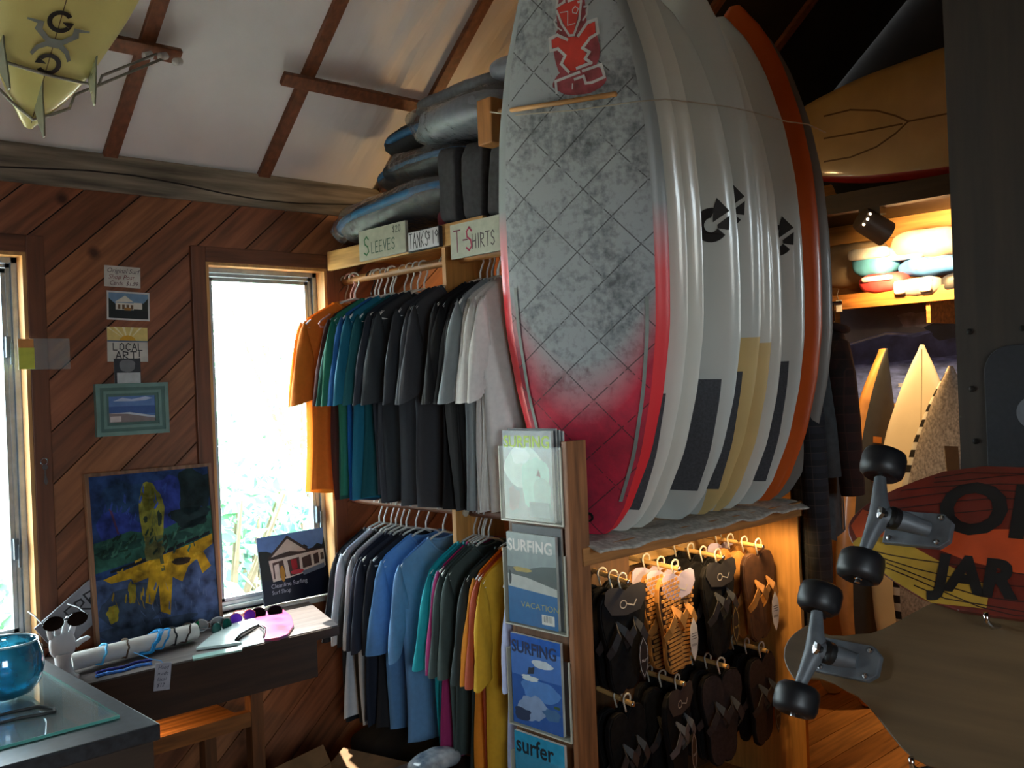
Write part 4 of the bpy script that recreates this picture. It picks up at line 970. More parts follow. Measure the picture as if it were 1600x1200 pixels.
# paper items and small frame on the diagonal boards
def wall_card(name, label, cat, px, paint, thick=.0012, tilt=0, dy=0, base='#cfcac0'):
    p0 = P(px[0], px[3], 'Y', YB - thick - dy); p1_ = P(px[2], px[1], 'Y', YB - thick - dy)
    w_, h = p1_.x - p0.x, p1_.z - p0.z
    o = thing(name, label, cat, (p0.x, YB - dy - .0006, p0.z)); o.rotation_euler = (0, tilt, 0)
    MB().box(0, w_, -thick, 0, 0, h).build('sheet', M('card_' + base, base, .75), o)
    a_ = Art((0, -thick, 0), (1, 0, 0), (0, 0, 1), (0, -1, 0), .0004, .00012); paint(a_, w_, h); a_.build('print', o); return o
def n1(a, w_, h):
    a.text('#4a3a4a', 'Original Surf', w_ * .06, h * .68, .0235, 0, .3, sx=.95); a.text('#7a3038', 'Shop Post', w_ * .1, h * .38, .0225, 0, .3); a.text('#5a3038', 'Cards  $1.99', w_ * .13, h * .09, .0215, 0, .3, sx=.9)
wall_card('price_note', 'white handwritten note about post cards pinned on the boards', 'note', (163, 417, 218, 447), n1, tilt=.03)
def n2(a, w_, h):
    b = .006; a.p('#6f8fae', rect(b, b, w_ - b, h - b)); a.p('#20281f', [(b, b), (w_ - b, b), (w_ - b, h * .8), (w_ * .86, h * .62), (w_ * .75, h * .6), (w_ * .2, h * .55), (b, h * .75)])
    a.p('#d7d3c4', [(w_ * .18, h * .62), (w_ * .42, h * .86), (w_ * .62, h * .64)], rect(w_ * .2, h * .36, w_ * .62, h * .6), rect(w_ * .62, h * .4, w_ * .82, h * .62)); a.p('#6a5034', *[rect(w_ * (.25 + .1 * i), h * .38, w_ * (.31 + .1 * i), h * .54) for i in range(4)]); a.p('#171b1c', rect(b, b, w_ - b, h * .34)); a.p('#a8742c', rect(w_ * .4, h * .34, w_ * .55, h * .44))
wall_card('postcard', 'postcard of a white gabled shop pinned under the handwritten note', 'postcard', (167, 456, 232, 499), n2, tilt=.03, base='#d9d8d4')
def n3(a, w_, h):
    a.p('#e0c878', rect(0, h * .60, w_, h)); a.p('#efe3b4', *[[(w_ * .5, h * .60), (w_ * .5 + 2 * w_ * math.cos(q) * .4, min(h, h * .60 + 2 * h * math.sin(q) * .4)), (w_ * .5 + 2 * w_ * math.cos(q + .09) * .4, min(h, h * .60 + 2 * h * math.sin(q + .09) * .4))] for q in [.25 + .28 * i for i in range(10)] if abs(math.cos(q)) < .62])
    a.p('#d9a21c', ell(w_ * .5, h * .60, w_ * .2, h * .16, 16, 0, 180)); a.p('#3f5f86', rect(0, h * .575, w_, h * .61)); a.p('#3a3638', *letters('LOCAL', w_ * .14, h * .33, h * .2, .0035, 1.02)); a.p('#3a3638', *letters('ART!', w_ * .2, h * .08, h * .21, .004, 1.15))
wall_card('local_art_sign', 'hand-drawn LOCAL ART sign with a rising yellow sun', 'sign', (168, 511, 229, 565), n3, tilt=.02)
def n4(a, w_, h): a.p('#33353a', rect(0, 0, w_, h)); a.p('#77787a', splotch(w_ * .5, h * .72, w_ * .3, h * .26, 3, .15)); a.p('#c7c8c8', rect(w_ * .1, 0, w_ * .98, h * .44))
wall_card('photo_card', 'small black and white portrait card tucked above the green frame', 'card', (179, 560, 219, 600), n4)
pf0 = P(152, 683, 'Y', 3.43); pf1 = P(262, 597, 'Y', 3.43); w_, h = pf1.x - pf0.x, pf1.z - pf0.z
pf = thing('picture_frame', 'grey-green wooden picture frame with a stormy beach print', 'picture', (pf0.x, YB - .0015, pf0.z))
m_gf = [M('frame_green', '#6f8f86', .45, .08), M('frame_green_dark', '#54726a', .5, .08)]
for k, (i0, i1, d) in enumerate(((0, .014, .020), (.014, .026, .016), (.026, .036, .019), (.036, .046, .012))):
    f_ = MB(); f_.box(i0, i1, -d, 0, i0, h - i0); f_.box(w_ - i1, w_ - i0, -d, 0, i0, h - i0); f_.box(i1, w_ - i1, -d, 0, i0, i1); f_.box(i1, w_ - i1, -d, 0, h - i1, h - i0); f_.build('moulding', m_gf[k % 2], pf)
MB().box(.046, w_ - .046, -.006, 0, .046, h - .046).build('backing', M('photo_backing', '#1c2130'), pf)
a = Art((.046, -.006, .046), (1, 0, 0), (0, 0, 1), (0, -1, 0), .0004, .00012); W_, H_ = w_ - .092, h - .092
a.p('#5d7fb4', rect(0, 0, W_, H_), rough=.25); a.p('#3f5f98', rect(0, H_ * .3, W_, H_ * .62)); a.p('#aebfd8', [(x * W_, y * H_) for x, y in [(.1, .82), (.3, .95), (.5, .88), (.8, .97), (.95, .9), (.8, .82), (.5, .8)]]); a.p('#8f7f7c', [(0, 0), (W_, 0), (W_, H_ * .12), (W_ * .4, H_ * .32), (0, H_ * .36)]); a.p('#c3c9d2', [(0, H_ * .36), (W_ * .4, H_ * .32), (W_, H_ * .12), (W_, H_ * .2), (W_ * .45, H_ * .38)]); a.p('#d8c9c4', rect(W_ * .03, H_ * .03, W_ * .26, H_ * .24)); a.build('print', pf)
# translucent price slip stuck to the window edge, and keys on a nail
p0 = P(29, 578, 'Y', YB - .03); p1_ = P(108, 529, 'Y', YB - .03)
m_slip = glassy('slip_film', (.93, .93, .88), .05, .3, haze=.14)
o = thing('price_slip', 'see-through yellow and orange price slip stuck on the left window edge', 'price slip', (p0.x, YB - .030, p0.z)); w_, h = p1_.x - p0.x, p1_.z - p0.z
MB().box(0, w_, -.001, 0, 0, h).build('film', m_slip, o)
a = Art((0, -.001, 0), (1, 0, 0), (0, 0, 1), (0, -1, 0), .0003); a.p(M('slip_yellow', '#c8cc4a', .6, .08, 30), rect(.002, .002, w_ * .31, h * .7)); a.p(M('slip_orange', '#cf8a45', .6, .08, 30), rect(.002, h * .7, w_ * .30, h - .002)); a.build('print', o)
MB().box(w_ * .12, w_ * .26, 0, .013, h * .3, h * .6).build('tape_tab', M('slip_tape', '#c9c9b8', .6), o)
kp = P(68, 716, 'Y', YB - .02)
o = thing('key_ring', 'steel key hanging from a ring on the dark window casing', 'keys', (kp.x, YB - .02, kp.z)); m_steel = M('steel', '#b9babc', .25, .08, metal=1)
MB().tube([(0, .004, .003), (0, -.004, .0), (0, .004, -.001), (0, .003, 0)], .0015, 6).build('nail', m_steel, o)
MB().tube([(.011 * math.cos(q), -.003, -.011 + .011 * math.sin(q)) for q in [6.283 * i / 24 for i in range(24)]], .0014, 6, closed=True).build('ring', m_steel, o)
k_ = MB(); k_.lathe([(.009, 0), (.009, .002)], (.002, -.006, -.03), (0, 1, 0), 14); k_.box(-.001, .005, -.006, -.004, -.082, -.036); k_.prism([(-.001, 0), (.004, 0), (.010, -.02), (.003, -.032), (-.004, -.018)], (0, -.007, -.06), (1, 0, 0), (0, 0, 1), (0, 1, 0), .002); k_.build('key', m_steel, o)

# ---- things on the bench
pa, pb = P(108, 1036, 'Z', BZ + .035), P(303, 985, 'Z', BZ + .035); pa.y = 3.14; pb.y = 3.20
d = (pb - pa).normalized(); tl_ = (pb - pa).length
roll = thing('bracelet_roll', 'white cardboard tube roll on the bench holding bracelets', 'tube', pa - V((0, 0, .027)))
o0 = V((0, 0, .027))
MB().lathe([(.020, 0), (.027, .0), (.027, tl_), (.020, tl_), (.020, .0)], o0, d, 24, cap=False).build('tube', M('white_card', '#d5d2cc', .6, .06), roll, smooth=40)
def bracelet(frac, r, mt, label, tilt=0, hang=0, n=1):
    c = pa + d * (tl_ * frac); o = thing('bracelet', label, 'bracelet', c, 'bracelets on the roll'); mb = MB(); a_ = V((0, 0, 1)); b_ = d.cross(a_).normalized()
    for k in range(n):
        pts = []
        for i in range(28):
            q = 6.283 * i / 28; rr = .0285 + r; zz = math.sin(q); pts.append(b_ * (rr * math.cos(q)) + a_ * (rr * zz if zz > 0 else zz * .012) + d * (tilt * zz * .02 + .007 * k + .003 * math.sin(6 * q)) - (a_ * .018 if zz < 0 else V((0, 0, 0))) + (b_ * (hang * -zz) if zz < 0 else V((0, 0, 0))))
        pts = [p if p.z > -.022 else V((p.x, p.y, -.022)) for p in pts]
        mb.tube(pts, r, 6, closed=True)
    mb.build('band', mt, o, smooth=True); return o
m_aqua = M('aqua_beads', '#1f9be0', .4, .2, 150, bump=.5)
bracelet(.22, .0035, M('sky_ribbon', '#4fb3e6', .5), 'thin sky blue bracelet near the left end of the tube', 1)
bracelet(.40, .003, M('tan_cord', '#5a4634', .8), 'thin tan cord bracelet between the two blue ones', .5)
bracelet(.60, .005, m_aqua, 'thick aqua beaded bracelet hanging over the tube', 2, .02, 2)
bracelet(.70, .0032, m_aqua, 'thin aqua beaded bracelet beside the thick one', 1.5)
bracelet(.79, .003, M('black_cord', '#17161a', .8), 'plain black cord bracelet on the tube', .3)
bracelet(.89, .003, M('brown_cord', '#33261f', .8), 'dark brown knotted cord bracelet at the right end of the tube', 1.2)
tg = P(243, 1037, 'Y', BYF - .004); o = thing('price_tag', 'white handwritten paper tag hanging over the bench edge', 'price tag', (tg.x, BYF - .003, tg.z)); o.rotation_euler = (0, .12, 0)
MB().box(0, .052, -.0015, 0, -.085, 0).build('paper', M('tag_paper', '#b3b5c2', .8), o); a = Art((0, -.0015, -.085), (1, 0, 0), (0, 0, 1), (0, -1, 0), .0003)
for i, t_ in enumerate(('Hand', 'made', 'local', '$12')): a.text('#3a3c52', t_, .008, .066 - .018 * i, .016, 0, .3)
a.build('writing', o); MB().tube([(.026, -.0, -.004), (.02, .006, .006), (.0, .03, .008), (-.03, .10, .02)], .001, 5).build('string', M('tag_string', '#2f8fd0', .7), o)
for k, (c, nm) in enumerate((('#2b2f86', 'dark indigo'), ('#3f7fd6', 'bright blue'))):
    A_ = P(150, 1052 + 5 * k, 'Z', BZ + .004); B_ = P(236, 1030 + 6 * k, 'Z', BZ + .004); pts = [A_.lerp(B_, i / 30) + V((0, .006 * math.sin(i * .35), 0)) for i in range(31)]; mb = MB()
    for s_ in (0, math.pi): mb.tube([p + V((0, .0025 * math.cos(i * 1.1 + s_), .0025 * math.sin(i * 1.1 + s_))) for i, p in enumerate(pts)], .003, 6)
    tag(mb.build('braided_bracelet', M('braid_' + c, c, .6), None, True), nm + ' braided bracelet laid out along the bench edge', 'bracelet', 'braided bracelets')
# a surfboard fin lying flat on the bench
fin = thing('surf_fin', 'large white surfboard fin with a pink and purple tip on the bench', 'fin', (1.6, 3.1, BZ))
fz = lambda x, y: tuple((P(x, y, 'Z', BZ + .012) - V((1.6, 3.1, 0)))[:2])
white = [fz(*p) for p in ((306, 1012), (330, 992), (345, 978), (372, 968), (398, 966), (405, 974), (388, 984), (372, 994), (366, 1002), (378, 1003))]
pink = [fz(*p) for p in ((398, 966), (420, 953), (443, 952), (455, 962), (459, 976), (450, 990), (436, 996), (413, 998), (412, 990), (416, 980), (405, 974))]
MB().prism(white, (0, 0, .002), (1, 0, 0), (0, 1, 0), (0, 0, 1), .010).build('base', M('fin_white', '#cfe0dc', .25, .05, coat=.5), fin, bevel=.002)
MB().prism(pink, (0, 0, .002), (1, 0, 0), (0, 1, 0), (0, 0, 1), .010).build('tip', M('fin_pink', '#b52a44', .35, .1, 14, coat=.3, col2='#8a568f'), fin, bevel=.002)
MB().tube([fz(*p) + (.013,) for p in ((368, 1000), (376, 991), (392, 982), (405, 976), (414, 984), (412, 996))], .004, 6).build('edge_band', m_black, fin, smooth=True)
gl_ = [fz(*p) for p in ((300, 1022), (378, 1006), (378, 1012), (302, 1027))]
o = thing('glass_slip', 'pale green glass strip lying along the bench front', 'glass', (1.6, 3.1, BZ)); MB().prism(gl_, (0, 0, .0005), (1, 0, 0), (0, 1, 0), (0, 0, 1), .006).build('strip', M('pale_glass', '#9fc4ba', .15, .05), o)
# sunglasses and trinkets
def shades(px, py, label, col, col2, rot):
    c = P(px, py, 'Z', BZ + .02); c.y = min(c.y, 3.30); o = thing('sunglasses', label, 'sunglasses', (c.x, c.y, BZ + .003), 'sunglasses on the bench'); o.rotation_euler = (0, 0, rot)
    for s_ in (-1, 1):
        MB().prism(ell(0, 0, .026, .019, 18), (s_ * .031, 0, .020), (1, 0, 0), (0, .25, .97), (0, -.97, .25), .0025).build('lens', M('lens_' + col, col, .08, .1, metal=.6), o)
        MB().tube([(s_ * .058, 0, .028), (s_ * .060, .05, .024), (s_ * .056, .11, .020), (s_ * .054, .13, .004)], .0022, 6).build('temple', M('shade_frame_' + col2, col2, .3), o)
        MB().tube([(s_ * .031 + .027 * math.cos(q), .25 * .02 * math.sin(q), .020 + .020 * math.sin(q)) for q in [6.283 * i / 24 for i in range(24)]], .0024, 6, closed=True).build('rim', M('shade_frame_' + col2, col2, .3), o)
    MB().tube([(-.008, 0, .025), (0, -.001, .028), (.008, 0, .025)], .002, 6).build('bridge', M('shade_frame_' + col2, col2, .3), o)
shades(278, 973, 'green mirrored sunglasses below the painting', '#0f8a3c', '#151518', .3); shades(302, 968, 'pale sunglasses with clear white rims under the painting corner', '#c8d4dc', '#c9ccd2', -.2)
shades(346, 980, 'teal sunglasses between the painting and the fin', '#12544e', '#16181a', .5); shades(374, 964, 'purple mirrored sunglasses near the window sill', '#6a2fb0', '#8a3a3a', .2); shades(408, 955, 'black sunglasses beside the pink fin tip', '#101012', '#0c0c0e', -.3)
# white hand-shaped stand with sunglasses, letter board behind it
hp = P(97, 1004, 'Y', 3.10); hand = thing('hand_stand', 'white hand-shaped display stand at the end of the counter', 'display', (hp.x, 3.10, BZ))
MB().lathe([(.045, 0), (.045, .006), (.03, .02), (.022, .05), (.026, .08)], (0, 0, 0), (0, 0, 1), 18).build('wrist', M('white_resin', '#d8dadd', .35, .04), hand, smooth=60)
pillow('palm', (.075, .035, .075), M('white_resin', '#d8dadd', .35), hand, 3, 3, .002, (12, 10)).location = (0, 0, .105)
for k, (dx_, ln2, an) in enumerate(((-.030, .05, -.28), (-.012, .062, -.09), (.007, .064, .07), (.025, .052, .25), (.038, .04, .9))):
    b0 = V((dx_, 0, .13 if k < 4 else .095)); dr_ = V((math.sin(an), -.25, math.cos(an))); MB().tube([b0, b0 + dr_ * ln2 * .5, b0 + dr_ * ln2 + V((0, -.010, -.004)), b0 + dr_ * (ln2 + .006) + V((0, -.013, -.007))], [.0095, .009, .007, .003], 10).build('finger', M('white_resin', '#d8dadd'), hand, smooth=True)
o = thing('sunglasses', 'dark chrome sunglasses held on the white hand stand', 'sunglasses', (hp.x, 3.075, BZ + .185), 'sunglasses on the bench'); o.rotation_euler = (.3, 0, .1)
for s_ in (-1, 1):
    MB().prism(ell(0, 0, .032, .022, 18), (s_ * .036, -.01, .0), (1, 0, 0), (0, .2, .98), (0, -.98, .2), .0025).build('lens', M('chrome_lens', '#2b2e33', .1, .3, metal=.8), o)
    MB().tube([(s_ * .068, -.01, .006), (s_ * .066, .05, .004), (s_ * .06, .11, -.01)], .0026, 6).build('temple', M('shade_frame_#151518', '#151518'), o)
MB().tube([(-.008, -.012, .006), (0, -.013, .009), (.008, -.012, .006)], .003, 6).build('bridge', M('shade_frame_#151518', '#151518'), o)
s0, s1 = P(96, 990, 'Y', 3.40), P(160, 925, 'Y', 3.40)
o = thing('letter_board', 'grey letter board tilted behind the painting', 'sign', (s0.x - .01, 3.40, BZ)); o.rotation_euler = (.06, -.62, 0)
MB().box(0, .30, 0, .008, 0, .13).build('panel', M('grey_panel', '#8e8f97', .7), o); a = Art((0, 0, 0), (1, 0, 0), (0, 0, 1), (0, -1, 0), .0005); a.p('#26262c', *letters('FRR', .10, .05, .055, .006, .8)); a.build('lettering', o)
MB().box(.0, .02, 0, .05, -.002, 0).build('foot', M('grey_panel', '#8e8f97'), o)

# ================================================================== COUNTER WITH GLASS AND BOWL
CZ = .92; cc = P(250, 1130, 'Z', CZ); CX, CY = .812, 1.99
ctr = thing('shop_counter', 'black topped shop counter with a glass sheet at the lower left', 'counter', (.1, 2.4, 0))
lbox(ctr, -1.0, CX, CY, 2.93, CZ - .035, CZ).build('counter_top', M('black_laminate', '#2f3338', .35, .2, 60), ctr, bevel=.004)
lbox(ctr, -1.0, CX - .03, CY + .03, 2.93, 0, CZ - .035).build('cabinet', wood('counter_dark', '#2e241c', 2, .6, .2), ctr)
lbox(ctr, -1.0, CX - .012, CY + .012, CY + .03, CZ - .13, CZ - .035).build('fascia', wood('counter_fascia', '#3b2d22', 0, .6, .2), ctr)
gc = P(186, 1118, 'Z', CZ + .006)
o = thing('counter_glass', 'thick green-edged glass sheet lying on the counter', 'glass', (0, 2.4, CZ)); l = o.location
MB().box(-.7, gc.x, gc.y - 2.4, .42, .0005, .0065).build('sheet', glassy('counter_glass_top', (.80, .93, .92), .3, .03, haze=.16), o)
eg = MB(); eg.box(-.7, gc.x, gc.y - 2.4 - .0012, gc.y - 2.4, .0005, .0065); eg.box(gc.x, gc.x + .0012, gc.y - 2.4, .42, .0005, .0065); eg.build('green_edge', M('glass_edge_green', '#5fa79c', .2, .05), o)
bc = P(22, 1098, 'Z', CZ + .008)
bowl = thing('glass_bowl', 'round swirled turquoise glass bowl standing on the counter', 'bowl', (bc.x, bc.y + .06, CZ + .0075))
m_bowl = M('turquoise_glass', '#4cc4e6', .06, .3, 16, coat=1, col2='#14719f', trans=.6)
RB = .083
prof = [(.0, .0), (.03, .0), (.055, .010), (.074, .032), (RB, .065), (RB - .002, .095), (.072, .125), (.070, .128), (.066, .125), (.076, .095), (.077, .066), (.068, .036), (.05, .016), (0, .010)]
MB().lathe(prof, (0, 0, 0), (0, 0, 1), 36, cap=False).build('body', m_bowl, bowl, smooth=True)
MB().tube([(.0705 * math.cos(q), .0705 * math.sin(q), .127) for q in [6.283 * i / 36 for i in range(36)]], .0028, 6, closed=True).build('rim', M('rim_glass', '#9cc4d0', .08, .05, coat=1), bowl, smooth=True)
ty = [P(x, y, 'Z', CZ + .010) for x, y in ((-20, 1122), (20, 1112), (60, 1104), (84, 1106), (86, 1112), (66, 1116), (30, 1122), (-10, 1132))]
tag(MB().tube(ty, .0035, 6).build('hair_tie', M('dark_elastic', '#2a2f30', .6), None, True), 'dark elastic loop lying on the counter glass by the bowl', 'elastic')

# cardboard box and dark heap on the floor under the clothes
bx = thing('cardboard_box', 'open cardboard box with orange cloth on the floor under the bench', 'box', (1.72, 2.86, 0)); bx.rotation_euler = (0, 0, .25)
m_cb = M('cardboard', '#7d5a38', .85, .1, 20)
for x0, x1, y0, y1 in ((-.2, .2, -.16, -.155), (-.2, .2, .155, .16), (-.2, -.195, -.155, .155), (.195, .2, -.155, .155)): MB().box(x0, x1, y0, y1, .005, .24).build('side', m_cb, bx)
MB().box(-.2, .2, -.16, .16, 0, .005).build('bottom', m_cb, bx)
MB().obox((-.2, .16, .24), (1, 0, 0), (0, .5, .86), (0, .86, -.5), .4, .07, .004).build('flap', m_cb, bx); MB().obox((.2, -.16, .24), (0, 1, 0), (.86, 0, .4), (.4, 0, -.86), .32, .08, .004).build('flap', m_cb, bx)
o = pillow('orange_cloth', (.30, .24, .22), M('orange_cloth', '#c9662c', .85, .2, 20), None, 2.6, 5, .02, (18, 12), 1); o.location = (1.71, 2.85, .115); tag(o, 'crumpled orange cloth inside the cardboard box', 'cloth')
o = pillow('dark_bag', (.52, .50, .30), M('black_cloth', '#17130f', .9, .3, 12), None, 2.6, 9, .025, (22, 14), 1); o.location = (2.28, 3.06, .15); tag(o, 'dark cloth bag heaped on the floor under the lower T-shirts', 'bag')
o = pillow('plastic_pack', (.20, .12, .06), M('white_plastic', '#cfd3d6', .2, .3, 14, col2='#27455f'), None, 2.6, 11, .012, (16, 10), 1); o.location = (1.99, 2.60, .33); tag(o, 'shiny white plastic pack lying near the cardboard box', 'package')
st_ = thing('low_stool', 'low dark stool under the plastic pack on the floor', 'stool', (2.01, 2.60, 0)); MB().box(-.14, .14, -.12, .12, .27, .30).build('seat', m_bd, st_)
for sx in (-1, 1):
    for sy in (-1, 1): MB().box(sx * .12 - .015, sx * .12 + .015, sy * .1 - .015, sy * .1 + .015, 0, .27).build('leg', m_bd, st_)

# ================================================================== YELLOW BOARD TIED UNDER THE ROOF
yb = Board(2.0, .50, .065, [(0, .04), (.015, .14), (.05, .34), (.10, .52), (.2, .74), (.35, .93), (.5, 1), (.65, .96), (.8, .76), (.92, .44), (1, .04)], .05)
def roof_off(x, y, off):                # pixel -> point on a plane `off` below the roof
    d = FWD + RT * ((x - 800) / F) - UP * ((y - 600) / F)
    n_ = -rn; c0 = onroof(0, YB, off); t_ = (c0 - EYE).dot(n_) / d.dot(n_); return EYE + d * t_
OFF = .30
tail = roof_off(42, 190, OFF); mid = roof_off(97, 0, OFF)
zv = (mid - tail).normalized(); yv = -rn; yv = (yv - zv * yv.dot(zv)).normalized(); xv = yv.cross(zv)
# the bottom of the board faces the room: local -y looks down
ybo = thing('surfboard', 'pale yellow surfboard with three clear fins tied under the roof', 'surfboard', mat=frame_mat(tail, xv, yv, zv))
m_yel = M('board_yellow', '#c9c07a', .3, .06, 5, coat=.4)
yb.body(lambda c, t, s: 0).build('hull', m_yel, ybo, smooth=50)
MB().tube([yb.deck(0, z_, -.0005) for z_ in [.02 + .06 * i for i in range(30)]], .0018, 5).build('stringer', M('stringer_brown', '#5c4a28', .5), ybo)
m_fin = M('fin_clear', '#b9c2a8', .15, .05, trans=.5)
YL = (mid - tail).length
for fx, fz_, tw in ((.0, .16 * YL, 0), (-.125, .46 * YL, .1), (.125, .46 * YL, -.1)):
    pf_ = [(0, 0), (.11, 0), (.075, .03), (.04, .08), (.0, .125), (-.012, .12), (-.008, .06)]
    fo_ = MB().prism([(a_ * .9, b_) for a_, b_ in pf_], (-.0025, 0, 0), (0, 0, 1), (0, -1, 0), (1, 0, 0), .005).build('fin', m_fin, ybo, bevel=.0015); fo_.location = yb.deck(fx, fz_, -.002); fo_.rotation_euler = (0, 0, tw)
lg = MB(); hz = (mid - tail).length * (188 - 52) / 190
def gly(cx, cz, s, flip, mbx):
    C = lambda a_, r: (cx + flip * r * math.cos(math.radians(a_)), cz + flip * r * math.sin(math.radians(a_)))
    for a_ in range(40, 330, 10): yb.patch([C(a_, s), C(a_ + 10, s), C(a_ + 10, s * .62), C(a_, s * .62)], .003, mbx, 0)
    yb.patch([C(-30, s), C(5, s * 1.05), C(5, s * .2), C(-15, s * .2)], .003, mbx, 0)
gly(0, hz + .068, .034, 1, lg); gly(0, hz - .068, .034, -1, lg)
for sx in (-1, 1):
    yb.patch([(sx * 0.0094, hz - 0.0094), (sx * 0.0094, hz + 0.0094), (sx * 0.0390, hz + 0.0351), (sx * 0.0390, hz + 0.0585), (sx * 0.0819, hz + 0.0585), (sx * 0.0819, hz + 0.0530), (sx * 0.0546, hz + 0.0484), (sx * 0.0585, hz + 0.0312), (sx * 0.0234, hz)], .003, lg, 1)
    yb.patch([(sx * 0.0094, hz - 0.0094), (sx * 0.0234, hz), (sx * 0.0429, hz - 0.0156), (sx * 0.0546, hz - 0.0429), (sx * 0.0468, hz - 0.0507), (sx * 0.0351, hz - 0.0273)], .003, lg, 1)
yb.patch(rect(-.014, hz - .014, .014, hz + .014), .003, lg, 1)
lg.build('double_g_logo', [m_black, M('logo_grey', '#6e7470', .5)], ybo)
hk = onroof(1.345, 3.10, .06); m_rope = M('hanging_strap', '#8f8c80', .7)
def rope(pts, nm, lab): return tag(MB().tube(pts, .0045, 6).build(nm, m_rope, None, True), lab, 'rope', 'straps holding the yellow board')
def on_b(x, z_, off=.006): return ybo.matrix_world @ yb.deck(x, z_, off)
bpy.context.view_layer.update()
rope([on_b(-.16, .50 * YL), on_b(-.1, .49 * YL), on_b(0, .47 * YL), on_b(.1, .45 * YL), on_b(.155, .44 * YL), on_b(.18, .44 * YL, -.05), hk + V((-.02, 0, 0))], 'strap', 'upper strap under the yellow board running to the roof hook')
rope([on_b(-.11, .28 * YL), on_b(-.06, .18 * YL), on_b(0, .09 * YL), on_b(.05, .14 * YL), on_b(.095, .21 * YL), on_b(.12, .24 * YL, -.05), hk + V((.02, 0, 0))], 'strap', 'lower strap round the tail of the yellow board to the roof hook')
o = thing('rope_cleat', 'white plastic buckles on the roof batten where the straps end', 'buckle', hk)
for k in range(3):
    q = V((.05 * (k - 1), 0, -.012 + .008 * (k % 2))); MB().lathe([(.004, -.02), (.013, -.014), (.013, .014), (.004, .02)], q, (1, .3 * k, .4), 10).build('buckle', M('white_buckle', '#c9c9c6', .4), o, smooth=40)
MB().tube([(0, 0, -.01), (0, .03, .03), rn * -.05], .004, 6).build('hook', m_steel, o)

